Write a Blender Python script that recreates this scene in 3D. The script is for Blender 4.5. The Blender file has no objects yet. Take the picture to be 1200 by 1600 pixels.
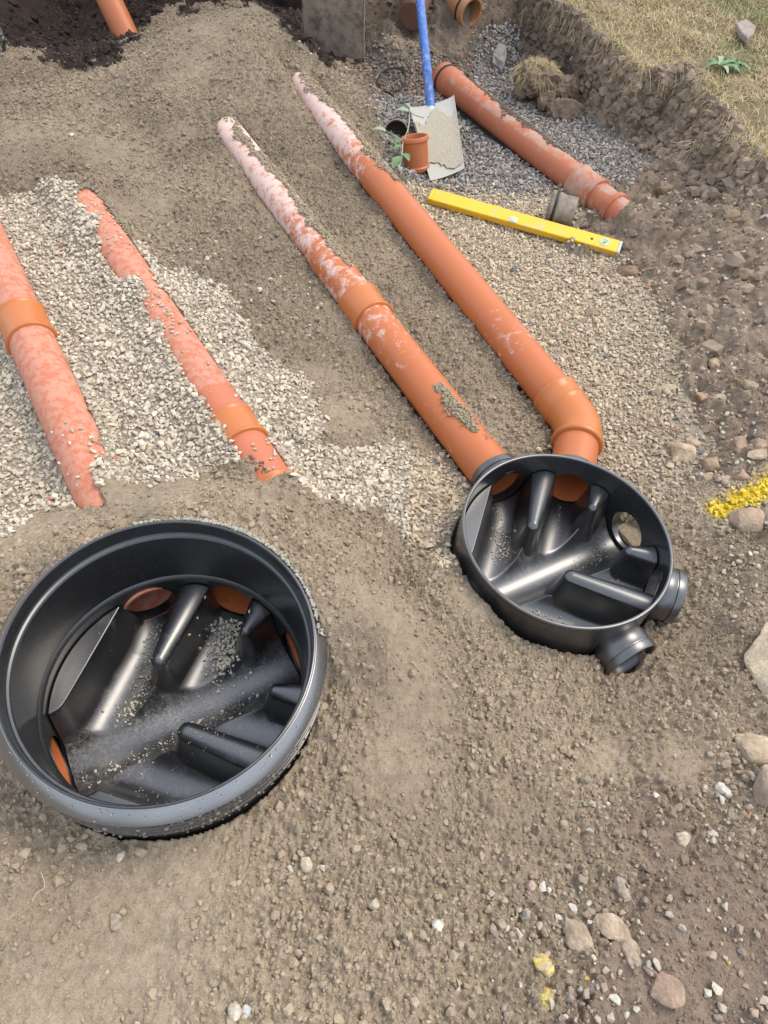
import bpy, bmesh, math, random
import numpy as np
from mathutils import Vector, Matrix

# ------------------------------------------------------------------ camera, sky, sun, exposure
sc = bpy.context.scene
F_PX, PITCH, ROLL, CAM_H = 1150.0, math.radians(53), math.radians(5), 1.35
cam_d = bpy.data.cameras.new("camera"); cam = bpy.data.objects.new("camera", cam_d)
sc.collection.objects.link(cam); sc.camera = cam
cam_d.sensor_fit = 'HORIZONTAL'; cam_d.sensor_width = 36.0
cam_d.lens = 36.0 * F_PX / 1200.0
cam_d.clip_start = 0.02; cam_d.clip_end = 500
cam.matrix_world = (Matrix.Translation((0, 0, CAM_H)) @ Matrix.Rotation(math.pi/2 - PITCH, 4, 'X')
                    @ Matrix.Rotation(ROLL, 4, 'Z'))

SUN_EL, SUN_AZ = math.radians(56), math.radians(62)      # azimuth from +Y towards +X
w = bpy.data.worlds.new("World"); sc.world = w; w.use_nodes = True
nt = w.node_tree; nt.nodes.clear()
wo = nt.nodes.new("ShaderNodeOutputWorld"); bg = nt.nodes.new("ShaderNodeBackground")
sky = nt.nodes.new("ShaderNodeTexSky"); sky.sky_type = 'NISHITA'; sky.sun_disc = False
sky.sun_elevation = SUN_EL; sky.sun_rotation = SUN_AZ
sky.air_density = 1.0; sky.dust_density = 4.0; sky.ozone_density = 0.6
# thin bright cloud over the blue: the sky texture evened out towards pale cloud light
wc = nt.nodes.new("ShaderNodeTexCoord"); wn = nt.nodes.new("ShaderNodeTexNoise"); wn.inputs["Scale"].default_value = 1.6; wn.inputs["Detail"].default_value = 4
nt.links.new(wc.outputs["Generated"], wn.inputs["Vector"])
wr = nt.nodes.new("ShaderNodeValToRGB"); wr.color_ramp.elements[0].position = .30; wr.color_ramp.elements[0].color = (.45,)*3+(1,); wr.color_ramp.elements[1].position = .62; wr.color_ramp.elements[1].color = (.95,)*3+(1,)
nt.links.new(wn.outputs["Fac"], wr.inputs[0])
wm = nt.nodes.new("ShaderNodeMix"); wm.data_type = 'RGBA'; nt.links.new(wr.outputs[0], wm.inputs[0]); nt.links.new(sky.outputs[0], wm.inputs[6]); wm.inputs[7].default_value = (6.4, 7.0, 8.0, 1)
nt.links.new(wm.outputs[2], bg.inputs[0]); bg.inputs[1].default_value = 0.148
nt.links.new(bg.outputs[0], wo.inputs[0])
sd = bpy.data.lights.new("sun", 'SUN'); sun = bpy.data.objects.new("sun", sd); sc.collection.objects.link(sun)
sd.energy = 1.45; sd.angle = math.radians(24); sd.color = (1.0, 0.91, 0.78)
sdir = Vector((math.sin(SUN_AZ)*math.cos(SUN_EL), math.cos(SUN_AZ)*math.cos(SUN_EL), math.sin(SUN_EL)))
sun.rotation_euler = sdir.to_track_quat('Z', 'Y').to_euler(); sun.location = (0, 0, 6)
sc.view_settings.view_transform = 'Standard'; sc.view_settings.look = 'None'
sc.view_settings.exposure = 0.60; sc.view_settings.gamma = 1.0

rng = np.random.default_rng(7)
random.seed(7)
PI = math.pi

# ------------------------------------------------------------------ survey: photo points -> places on the ground
def rays(px, py):
    u = (np.asarray(px, float)-600)/F_PX; v = -(np.asarray(py, float)-800)/F_PX
    c, s = math.cos(ROLL), math.sin(ROLL); u, v = u*c-v*s, u*s+v*c
    y = math.cos(PITCH)+v*math.sin(PITCH); z = -math.sin(PITCH)+v*math.cos(PITCH)
    return u/-z, y/-z
def at(px, py, z):
    x, y = rays(px, py); return np.array([float(x)*(CAM_H-z), float(y)*(CAM_H-z), z])
def survey(P):
    P = np.asarray(P, float)-np.array([0, 0, CAM_H])
    fw = np.array([0, math.cos(PITCH), -math.sin(PITCH)]); up = np.array([0, math.sin(PITCH), math.cos(PITCH)])
    d = np.maximum(P@fw, 1e-3); u = P[..., 0]/d; v = (P@up)/d
    c, s = math.cos(-ROLL), math.sin(-ROLL); u, v = u*c-v*s, u*s+v*c
    return 600+F_PX*u, 800-F_PX*v

# ------------------------------------------------------------------ numpy noise
def _h(ix, iy, seed):
    n = (ix.astype(np.int64)*374761393 + iy.astype(np.int64)*668265263 + seed*974634777) & 0xffffffff
    n = ((n ^ (n >> 16))*0x21f0aaad) & 0xffffffff
    n = ((n ^ (n >> 15))*0x735a2d97) & 0xffffffff
    n = n ^ (n >> 15)
    return (n & 0xffffff)/float(0xffffff)
def vnoise(x, y, seed=0):
    ix, iy = np.floor(x), np.floor(y); fx, fy = x-ix, y-iy
    ux, uy = fx*fx*(3-2*fx), fy*fy*(3-2*fy)
    a = _h(ix, iy, seed); b = _h(ix+1, iy, seed); c = _h(ix, iy+1, seed); d = _h(ix+1, iy+1, seed)
    return (a*(1-ux)+b*ux)*(1-uy)+(c*(1-ux)+d*ux)*uy
def fbm(x, y, seed=0, o=4):
    s = 0; a = .5
    for i in range(o):
        c_, s_ = math.cos(.7+i*1.1), math.sin(.7+i*1.1); u, v = (x*c_-y*s_)*2**i, (x*s_+y*c_)*2**i
        s = s+a*(vnoise(u+i*17.3, v-i*9.1, seed+i)-.5); a *= .5
    return s*2
def worley(x, y, seed=0):
    ix, iy = np.floor(x), np.floor(y); best = np.full(x.shape, 9.)
    for dx in (-1, 0, 1):
        for dy in (-1, 0, 1):
            cx, cy = ix+dx, iy+dy
            d = (cx+_h(cx, cy, seed)-x)**2+(cy+_h(cx, cy, seed+5)-y)**2
            best = np.minimum(best, d)
    return np.sqrt(best)
def inpoly(px, py, poly):
    r = np.zeros(px.shape, bool); n = len(poly)
    for i in range(n):
        x1, y1 = poly[i]; x2, y2 = poly[(i+1) % n]
        if y1 == y2: continue
        c = ((y1 > py) != (y2 > py)) & (px < (x2-x1)*(py-y1)/(y2-y1)+x1)
        r ^= c
    return r

# ------------------------------------------------------------------ pipe runs (centre lines, radius)
PR = 0.055
def lin(a, b, n=40): return np.linspace(a, b, n)
CR, CL = np.array([.386, .926]), np.array([-.326, .494])
def bend(p0, p1, p2, r, n=14):
    """straight p0-p1-p2 with a rounded corner of radius r at p1"""
    p0, p1, p2 = map(lambda q: np.array(q, float), (p0, p1, p2))
    a = (p0-p1)/np.linalg.norm(p0-p1); b = (p2-p1)/np.linalg.norm(p2-p1)
    half = math.acos(np.clip(a@b, -1, 1))/2; t = r/math.tan(half)
    s, e = p1+a*t, p1+b*t; cdir = (a+b)/np.linalg.norm(a+b); c = p1+cdir*r/math.sin(half)
    out = []
    for k in range(n+1):
        f = k/n; v = (s-c)*(1-f)+(e-c)*f
        out.append(c+v/np.linalg.norm(v)*r)
    return np.array(out)
def resample(p, n):
    p = np.asarray(p, float); s = np.append(0, np.cumsum(np.linalg.norm(np.diff(p, axis=0), axis=1))); t = np.linspace(0, s[-1], n)
    return np.stack([np.interp(t, s, p[:, k]) for k in range(3)], 1)
P1 = lin((-1.40, 2.10, .10), (-.4335, .680, .080), 110)
P2 = lin((-1.035, 2.085, .085), (-.196, .930, .062), 110)
P3 = lin((-.757, 2.78, .012), (.2775, 1.1205, .0), 110)
P4f = bend((-.535, 3.185, .012), (.482, 1.345, 0), (.436, 1.142, 0), .13)
P4a = lin((-.535, 3.185, .012), P4f[0], 110)
P4b = lin(P4f[-1], (.436, 1.142, 0), 12)
P4 = resample(np.vstack([P4a[0], P4f, P4b[-1]]), 110)
OLD = lin((.088, 3.49, -.075), (.85, 2.41, -.10), 70)
def sock(c, az, r0, r1, z=0.):
    a = math.radians(az); d = np.array([math.cos(a), math.sin(a)])
    return lin((c[0]+d[0]*r0, c[1]+d[1]*r0, z), (c[0]+d[0]*r1, c[1]+d[1]*r1, z), 12)
SOCKS = [sock(CR, 32, .2, .235), sock(CR, -13, .2, .235, -.008), sock(CR, -58, .2, .235, -.008)]
def segdist(XY, line):
    """distance in plan to a polyline of near-even points, and the axis height there"""
    best = np.full(len(XY), 9.); zz = np.zeros(len(XY)); sgn = np.zeros(len(XY))
    lo = line[:, :2].min(0)-.2; hi = line[:, :2].max(0)+.2
    idx = np.where(((XY > lo) & (XY < hi)).all(1))[0]
    if len(idx) == 0: return best, zz, sgn
    Q = XY[idx]; step = max(1, len(line)//24); L = line[::step]
    if not np.allclose(L[-1], line[-1]): L = np.vstack([L, line[-1]])
    b = np.full(len(Q), 9.); bz = np.zeros(len(Q)); bs = np.zeros(len(Q))
    for i in range(len(L)-1):
        p, q = L[i], L[i+1]; d = (q-p)[:2]; l2 = d@d
        t = np.clip(((Q-p[:2])@d)/l2, 0, 1)
        R = Q-(p[:2]+t[:, None]*d); dist = np.hypot(R[:, 0], R[:, 1])
        m = dist < b; b[m] = dist[m]; bz[m] = (p[2]+t*(q[2]-p[2]))[m]
        bs[m] = np.sign(d[0]*R[:, 1]-d[1]*R[:, 0])[m]
    best[idx] = b; zz[idx] = bz; sgn[idx] = bs
    return best, zz, sgn

# ------------------------------------------------------------------ ground height: levels surveyed at points
CP = [ # (photo x, photo y, height)
 # left: sand around the tall chamber
 (250, 800, .25), (120, 835, .235), (400, 812, .25), (480, 900, .255), (545, 960, .19), (540, 1080, .18),
 (500, 1225, .155), (400, 1328, .145), (230, 1340, .145), (60, 1285, .15), (-60, 1180, .16), (-80, 980, .20),
 (20, 900, .20), (330, 1500, .16), (100, 1500, .16), (560, 1500, .13), (560, 1350, .13), (640, 1150, .10),
 (620, 980, .09), (600, 880, .07), (560, 830, .085), (500, 800, .12), (200, 778, .12), (140, 805, .13), (150, 785, .09), (100, 780, .07), (455, 798, .12), (425, 795, .14), (405, 790, .14), (458, 778, .08), (490, 760, .05), (60, 835, .12),
 # gravel between the left pipes
 (0, 320, .08), (90, 330, .08), (60, 450, .085), (170, 440, .09), (150, 560, .085), (220, 640, .08),
 (300, 690, .075), (250, 745, .09), (0, 640, .03), (30, 740, .04), (0, 800, .06), (-100, 600, .02),
 (340, 740, .08), (400, 750, .09), (330, 500, .06), (400, 590, .045), (470, 680, .03), (540, 740, .02), (640, 800, .01),
 (690, 880, .00), (660, 740, -.01), (640, 930, .035), (700, 960, .03),
 # sand strip between P2 and P3
 (180, 330, .09), (260, 400, .075), (350, 420, .04), (420, 480, .01), (480, 560, -.02), (560, 640, -.03), (620, 690, -.03),
 (300, 300, .06), (380, 330, .02), (460, 440, -.01), (560, 560, -.025), (640, 640, -.035), (700, 720, -.03),
 # between P3 and P4
 (440, 230, .03), (480, 280, .02), (560, 370, .0), (620, 450, -.005), (700, 540, -.015), (770, 640, -.01), (820, 690, -.02), (740, 600, .012),
 # sand heap top left
 (60, 270, .085), (150, 240, .07), (60, 160, .07), (200, 180, .05), (260, 110, .10), (300, 60, .15), (360, 20, .16),
 (400, 8, .165), (430, 40, .14), (470, 85, .105), (510, 128, .065), (420, 120, .09), (350, 160, .06),
 (545, 165, .0), (580, 230, -.03), (540, 110, -.12), (490, 60, -.20), (430, 0, -.22), (470, 30, -.25),
 (120, 110, .03), (30, 100, .055), (200, 85, .05),
 (60, 50, -.16), (120, 65, -.22), (160, 75, -.2), (100, 10, -.15), (30, 0, -.05), (300, -20, -.2), (220, 20, -.22),
 (0, -80, .1), (150, -90, .1), (330, -90, .1),
 # pit
 (600, 280, -.06), (570, 180, -.05), (610, 130, -.09), (600, 70, -.09), (650, 240, -.11), (700, 300, -.11), (780, 330, -.11), (860, 350, -.115),
 (760, 240, -.13), (840, 260, -.13), (900, 330, -.12), (760, 110, -.14), (840, 70, -.15), (820, 30, -.13), (870, 110, -.15), (930, 180, -.15), (980, 235, -.14), (950, 270, -.13),
 (600, 20, .10), (585, 45, .02), (640, 10, .04), (700, 60, -.04), (740, 20, .02), (560, 0, .0), (640, -40, .15), (720, -40, .2), (780, 10, -.05), (800, -30, .1), (560, -60, .2),
 # bank and lawn
 (900, 80, -.14), (880, 55, -.10), (950, 150, -.15), (1000, 210, -.15), (1025, 245, -.14),
 (1000, 150, -.15), (1060, 190, -.13), (1190, 210, -.03), (1300, 150, -.02),
 (1050, 250, -.10), (1100, 250, -.06), (1130, 260, -.03), (1190, 280, .0), (1080, 330, -.06), (1020, 330, -.10),
 (1110, 330, -.02), (1190, 400, .02), (1090, 400, -.06), (1010, 400, -.085), (1100, 480, -.05), (1190, 520, .0), (1300, 500, .03),
 # right gravel
 (700, 330, -.09), (760, 400, -.085), (850, 460, -.08), (900, 560, -.075), (960, 470, -.08), (1000, 560, -.07), (1080, 560, -.05), (960, 650, -.065),
 (1000, 740, -.06), (940, 700, -.065), (1050, 640, -.06), (1100, 720, -.045), (1170, 640, -.03), (1190, 780, -.02),
 (1060, 800, -.045), (1120, 850, -.03), (1190, 900, .0), (1090, 900, -.045), (1100, 980, -.045), (1150, 1000, .0), (1165, 1075, .01), (1130, 1140, .01), (1215, 1020, -.01), (1200, 1160, .0), (1175, 1225, .01),
 # foreground
 (1040, 1010, -.05), (1000, 1060, -.020), (1040, 960, -.055), (900, 1030, .02), (800, 980, .03), (860, 1040, .03), (800, 1080, .045), (740, 980, .04), (900, 1120, .0), (1020, 1150, .0),
 (720, 1120, .08), (760, 1250, .09), (900, 1250, .03), (1050, 1250, .01), (1150, 1250, .02), (1180, 1350, .04), (1000, 1400, .05), (850, 1450, .08), (700, 1450, .10),
 (700, 1600, .10), (300, 1650, .14), (1000, 1620, .07), (1200, 1600, .07), (0, 1650, .15), (600, 1900, .12), (1300, 1200, .04), (1400, 1600, .08), (-300, 1400, .16),
 (1350, 800, .0), (-300, 700, .0), (-400, 300, .04), (-300, 100, .08), (1500, 300, .1)]
cp = np.array([at(*c) for c in CP])
far = np.array([(-3, 5.5, .2), (0, 5.5, .3), (3, 5.5, .25), (3.2, 3, .15), (-3.2, 3, .1), (2.4, 1, .05), (-2.4, 1, .1), (-1.6, -.4, .15), (1.6, -.4, .1), (0, -.6, .13)])
cp = np.vstack([cp, far])
D = np.linalg.norm(cp[:, None, :2]-cp[None, :, :2], axis=2)
A = np.zeros((len(cp)+1,)*2); A[:-1, :-1] = -D; A[:-1, :-1] -= np.eye(len(cp))*-.02; A[-1, :-1] = 1; A[:-1, -1] = 1
wts = np.linalg.solve(A, np.append(cp[:, 2], 0))
# the lawn plateau and its broken edge
EDGE = [(800, -60, .08), (838, 2, .09), (872, 16, .095), (905, 28, .095), (935, 56, .095), (968, 82, .095), (998, 108, .095), (1040, 108, .095), (1078, 104, .095), (1100, 140, .095), (1128, 172, .09), (1160, 215, .09), (1195, 258, .085), (1260, 285, .08), (1420, 300, .08)]
EW = np.array([at(*e) for e in EDGE]); EWID = np.array([.05, .05, .05, .05, .045, .045, .05, .07, .10, .12, .13, .12, .12, .12, .12])
LAWN = np.vstack([EW[:, :2], [(4.5, EW[-1, 1]), (4.5, 7), (EW[0, 0], 7)]])
def lawn_t(XY):
    t = np.zeros(len(XY)); idx = np.where((XY[:, 0] > -.2) & (XY[:, 1] > 2.0))[0]
    if not len(idx): return t
    Q = XY[idx]; X, Y = Q[:, 0], Q[:, 1]
    best = np.full(len(Q), 9.); wid = np.full(len(Q), .05)
    for i in range(len(EW)-1):
        p, q = EW[i, :2], EW[i+1, :2]; d = q-p; tt = np.clip(((Q-p)@d)/(d@d), 0, 1); R = Q-(p+tt[:, None]*d); dd = np.hypot(R[:, 0], R[:, 1])
        m = dd < best; best[m] = dd[m]; wid[m] = (EWID[i]*(1-tt)+EWID[i+1]*tt)[m]
    ins = inpoly(X, Y, [tuple(v) for v in LAWN])
    s = np.where(ins, best, -best)+fbm(X*11, Y*11, 201, 3)*.030+(.5-worley(X*20, Y*20, 203))*.022
    k = np.clip((s+wid)/wid, 0, 1); t[idx] = k*k*(3-2*k)
    return t
def base_h(XY):
    out = np.empty(len(XY))
    XY = np.asarray(XY, float)
    for i in range(0, len(XY), 40000):
        q = XY[i:i+40000]
        d = np.sqrt(((q[:, None, :]-cp[None, :, :2])**2).sum(2)+1e-5)
        out[i:i+40000] = -d@wts[:-1]+wts[-1]
    t = lawn_t(XY); top = .095+.03*np.clip(XY[:, 1]-3.2, 0, 2)
    return out*(1-t)+np.maximum(top, out)*t

SAND, GRAVEL, PITG, SOIL, GRASS, DARK = range(6)
POLY = [
 (GRAVEL, [(-700, 312), (60, 308), (118, 310), (150, 335), (200, 385), (262, 420), (325, 428), (390, 510), (432, 560), (480, 620), (515, 690), (600, 690), (650, 690), (690, 720), (735, 760), (722, 830), (705, 890), (690, 915), (665, 880), (600, 800), (560, 785), (500, 782), (455, 770), (400, 742), (280, 748), (180, 765), (120, 795), (60, 812), (0, 845), (-500, 1000)]),
 (GRAVEL, [(590, 270), (650, 280), (760, 290), (830, 300), (1000, 350), (960, 400), (990, 440), (1040, 520), (1085, 600), (1100, 700), (1085, 750), (1050, 775), (1000, 782), (950, 750), (880, 700), (840, 560), (700, 420), (600, 300)]),
 (PITG, [(560, 60), (720, 90), (770, 30), (880, 40), (930, 130), (1030, 250), (1010, 275), (960, 300), (880, 300), (850, 318), (760, 296), (700, 296), (640, 285), (600, 230), (590, 170), (560, 130), (520, 100)]),
 (SOIL, [(1010, 250), (1130, 232), (1600, 220), (1600, 760), (1200, 830), (1130, 765), (1095, 740), (1095, 690), (1080, 600), (1045, 520), (1000, 440), (965, 402), (880, 385), (900, 350), (985, 300)]),
 (SOIL, [(560, -400), (540, 60), (600, 50), (690, 95), (740, 80), (770, 40), (860, 60), (930, 150), (1000, 235), (1030, 262), (1120, 270), (1160, 262), (1600, 300), (1600, -400)]),
 (GRAVEL, [(1085, 800), (1150, 750), (1220, 715), (1350, 700), (1350, 800), (1210, 815), (1120, 832)]),
 (PITG, [(1188, 262), (1320, 250), (1330, 345), (1200, 350), (1180, 310)]),
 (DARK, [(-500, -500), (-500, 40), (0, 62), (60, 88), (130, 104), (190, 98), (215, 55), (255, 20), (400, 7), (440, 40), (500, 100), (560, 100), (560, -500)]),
]
def lowsoil(P, px, py):
    """how far the sand has given way to brown soil at the lower right"""
    n = fbm(P[:, 0]*7, P[:, 1]*7, 301, 4)
    a = (px-870)*.55+(py-1330)*.85*np.clip((px-780)/300, .1, 1)+n*130
    return np.clip(a/190, 0, 1)*(py > 1130)
def region(P):
    px, py = survey(P)
    n1 = fbm(P[:, 0]*9, P[:, 1]*9, 31, 3)*26+fbm(P[:, 0]*45, P[:, 1]*45, 35, 2)*16; n2 = fbm(P[:, 0]*9, P[:, 1]*9, 41, 3)*22+fbm(P[:, 0]*45, P[:, 1]*45, 45, 2)*14
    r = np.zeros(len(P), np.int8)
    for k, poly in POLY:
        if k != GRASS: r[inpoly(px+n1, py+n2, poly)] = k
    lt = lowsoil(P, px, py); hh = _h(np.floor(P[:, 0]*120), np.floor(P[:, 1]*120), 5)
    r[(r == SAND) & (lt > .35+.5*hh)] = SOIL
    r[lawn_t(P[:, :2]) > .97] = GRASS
    return r
# patches of tamped, smoother sand: (photo x, photo y, radius in metres)
SMOOTH = [(70, 240, .22), (170, 250, .2), (330, 80, .22), (420, 50, .2), (540, 620, .11), (500, 560, .09), (250, 795, .14), (80, 850, .12), (430, 830, .1), (520, 900, .08),
          (600, 1000, .12), (640, 1120, .09), (620, 1220, .09), (240, 1470, .14), (120, 1560, .12), (300, 1400, .1), (1080, 1180, .07), (740, 940, .06), (300, 130, .15), (1050, 850, .08), (450, 320, .08), (230, 330, .1), (290, 210, .1), (960, 1170, .06)]
sm = np.array([np.append(at(a, b, .05)[:2], r) for a, b, r in SMOOTH])
def smoothness(XY):
    d = np.sqrt(((XY[:, None, :]-sm[None, :, :2])**2).sum(2))/sm[None, :, 2]
    s = np.clip(1.3-d.min(1), 0, 1)
    return np.clip(s*.95+fbm(XY[:, 0]*6, XY[:, 1]*6, 71, 3)*.55, 0, 1)

def ground_z(XY, hollow=True, want_region=False):
    h = base_h(XY)
    h = h+fbm(XY[:, 0]*4, XY[:, 1]*4, 3, 3)*.014+fbm(XY[:, 0]*10, XY[:, 1]*10, 23, 3)*.010
    reg = region(np.c_[XY, h]); s = smoothness(XY)
    # strips lying close against the pipes
    def bank_by(line, f0, f1, side, lift, width=.12):
        """lift: one number, or [(fraction along run, lift), ...]"""
        nonlocal h
        i0 = int(f0*len(line)); i1 = max(int(f1*len(line)), i0+2); d, z, sg = segdist(XY, line[i0:i1])
        if not isinstance(lift, (int, float)):
            ax = line[-1, :2]-line[0, :2]; u = ((XY-line[0, :2])@ax)/(ax@ax); lift = np.interp(u, *zip(*lift))+fbm(X*18, Y*18, 77, 3)*.010
        m = (d < width) & ((sg == side) | (side == 0)); k = np.clip(1.25-1.25*d/width, 0, 1); k = k*k*(3-2*k)
        h = np.where(m, h*(1-k)+(z+lift)*k, h)
    X, Y = XY[:, 0], XY[:, 1]
    rl, al = np.hypot(X-CL[0], Y-CL[1]), np.degrees(np.arctan2(Y-CL[1], X-CL[0])); ka = np.clip((al-2)/14, 0, 1)*np.clip((112-al)/25, 0, 1)
    h = np.where((rl < .36) & (ka > 0), np.maximum(h, (.283-np.maximum(rl-.262, 0)*.42)*ka+h*(1-ka)), h)
    bank_by(P3, .0, .62, 1, .022, .10); bank_by(P3, .62, .8, 1, .005, .09); bank_by(P3, .0, .75, -1, -.012, .08); bank_by(P3, .8, .93, 1, .030, .09)
    bank_by(P4a, .0, .42, 1, .012, .10); bank_by(P4a, .0, .9, -1, -.006, .09); bank_by(P4a, .45, .98, 1, -.03, .10)
    bank_by(P1, .0, .92, -1, [(0, -.01), (.72, -.01), (.80, .015), (.85, .04), (.89, .07)], .10); bank_by(P1, .0, .92, 1, [(0, -.005), (.5, .005), (.60, .028), (.70, .043), (.78, .052), (.86, .060), (.90, .07)], .10)
    bank_by(P2, .0, .98, -1, [(0, .036), (.03, .045), (.08, .054), (.2, .056), (.29, .033), (.36, .036), (.40, .054), (.44, .058), (.5, .050), (.6, .050), (.66, .048), (.72, .046), (.80, .050), (.90, .050), (.955, .058), (1, .07)], .14)
    bank_by(P2, .0, .98, 1, [(0, .036), (.1, .040), (.2, .038), (.3, .030), (.42, .040), (.55, .024), (.7, .022), (.82, .024), (.95, .030), (1, .06)], .12)
    # bury the hidden lengths
    for line, a, b, over, wd in ((P1, .93, 1., .072, .06), (P2, .975, 1., .066, .055), (P2, .0, .012, .062, .12), (P3, .0, .045, .062, .16), (P4a, .0, .03, .062, .16), (OLD, .95, 1., .062, .10), (sock(CR, 212, .23, .31), 0, 1, .066, .14), (sock(CL, 33, .25, .31, .07), 0, 1, .07, .16), (sock(CL, 213, .25, .31, .07), 0, 1, .07, .16)):
        seg = line[int(a*len(line)):max(int(b*len(line)), int(a*len(line))+2)]
        d, z, sg = segdist(XY, seg); t = z+over
        k = np.clip((wd-d)/(wd-.05), 0, 1); k = k*k*(3-2*k); h = np.where(d < wd, np.maximum(h, h*(1-k)+t*k), h)
    # grain
    w1 = worley(X*70+fbm(X*30, Y*30, 5, 2), Y*70, 11); w2 = worley(X*34, Y*34+fbm(X*20, Y*20, 6, 2), 13); w3 = worley(X*14, Y*14, 15)
    w0 = worley(X*150, Y*150, 17)
    sandy = (reg == SAND)
    g = np.where(sandy, (1-s)*((.55-w1)*.013+(.5-w2)*.012+(.5-w0)*.008)+(.5-w0)*.002+fbm(X*90, Y*90, 19, 3)*.0022+fbm(X*25, Y*25, 8, 3)*.005+(1-s)*fbm(X*14, Y*14, 9, 2)*.014, 0)
    soily = (reg == SOIL) | (reg == DARK)
    g = np.where(soily, (.5-w3)*.044+(.5-w2)*.020+(.5-w1)*.010+(.5-w0)*.004+fbm(X*12, Y*12, 18, 3)*.028, g)
    lowright = (X > .1) & (Y < 1.0) & soily
    g = np.where(lowright, g*.45, g)
    g = np.where(reg == GRASS, fbm(X*10, Y*10, 12, 3)*.02, g)
    h = h+g
    if hollow:
        for line in (P1, P2, P3, P4, OLD, *SOCKS):
            d, z, sg = segdist(XY, line)
            m = (d < .052) & (h < z+np.sqrt(np.clip(.0565**2-d*d, 0, 1)))
            h = np.where(m, np.minimum(h, z-.066), h)
        for c, r in ((CR, .232), (CL, .2475)):
            m = np.hypot(X-c[0], Y-c[1]) < r
            h = np.where(m, -.13, h)
    return (h, reg, s) if want_region else h

# ------------------------------------------------------------------ materials
def new_mat(name):
    m = bpy.data.materials.new(name); m.use_nodes = True
    n = m.node_tree; b = n.nodes["Principled BSDF"]; return m, n, b
def node(n, t, **kw):
    x = n.nodes.new(t)
    for k, v in kw.items():
        if k in x.inputs.keys() if hasattr(x.inputs, 'keys') else False: x.inputs[k].default_value = v
        else: setattr(x, k, v)
    return x
def noise(n, scale, detail=4, rough=.6, vec=None):
    t = n.nodes.new("ShaderNodeTexNoise"); t.inputs["Scale"].default_value = scale
    t.inputs["Detail"].default_value = detail; t.inputs["Roughness"].default_value = rough
    if vec is not None: n.links.new(vec, t.inputs["Vector"])
    return t.outputs["Fac"]
def ramp(n, fac, a, b, ca=(0, 0, 0, 1), cb=(1, 1, 1, 1)):
    r = n.nodes.new("ShaderNodeValToRGB"); n.links.new(fac, r.inputs[0])
    e = r.color_ramp.elements; e[0].position = a; e[0].color = ca; e[1].position = b; e[1].color = cb
    return r.outputs[0]
def mix(n, fac, a, b, blend='MIX'):
    m = n.nodes.new("ShaderNodeMix"); m.data_type = 'RGBA'; m.blend_type = blend
    for s, v in ((0, fac), (6, a), (7, b)):
        if isinstance(v, (float, int)): m.inputs[s].default_value = v
        elif isinstance(v, tuple): m.inputs[s].default_value = v if len(v) == 4 else (*v, 1)
        else: n.links.new(v, m.inputs[s])
    return m.outputs[2]
def math_(n, op, a, b=None):
    m = n.nodes.new("ShaderNodeMath"); m.operation = op
    for i, v in enumerate((a, b)):
        if v is None: continue
        if isinstance(v, (float, int)): m.inputs[i].default_value = v
        else: n.links.new(v, m.inputs[i])
    return m.outputs[0]
def bump(n, b, fac, strength, dist=.01, prev=None):
    x = n.nodes.new("ShaderNodeBump"); x.inputs["Strength"].default_value = strength; x.inputs["Distance"].default_value = dist
    n.links.new(fac, x.inputs["Height"])
    if prev is not None: n.links.new(prev, x.inputs["Normal"])
    n.links.new(x.outputs[0], b.inputs["Normal"]); return x.outputs[0]
def objco(n):
    return n.nodes.new("ShaderNodeTexCoord").outputs["Object"]
def attr(n, name):
    a = n.nodes.new("ShaderNodeAttribute"); a.attribute_name = name; return a

def grain_mat(name, rough, amp, scale, bumpd, var=.25):
    m, n, b = new_mat(name); co = objco(n); c = attr(n, "col").outputs["Color"]
    f = noise(n, scale, 5, .65, co); f2 = noise(n, scale*7, 3, .7, co)
    v = mix(n, 1.0, c, ramp(n, f, .25, .75, (1-var,)*3+(1,), (1+var*.6,)*3+(1,)), 'MULTIPLY')
    v = mix(n, 1.0, v, ramp(n, f2, .3, .7, (1-var*.8,)*3+(1,), (1+var*.5,)*3+(1,)), 'MULTIPLY')
    n.links.new(v, b.inputs["Base Color"]); b.inputs["Roughness"].default_value = rough
    b.inputs["Specular IOR Level"].default_value = .2
    p = bump(n, b, f2, amp, bumpd); bump(n, b, f, amp*.7, bumpd*2, p)
    return m
M_ground = grain_mat("earth", .95, 1.0, 60, .0028, .32)
M_stone = grain_mat("limestone_chippings", .8, .35, 90, .001, .16)
M_clump = grain_mat("sand_lumps", .95, .6, 110, .0015, .15)
M_rock = grain_mat("rock", .85, .6, 22, .004, .3)

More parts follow.
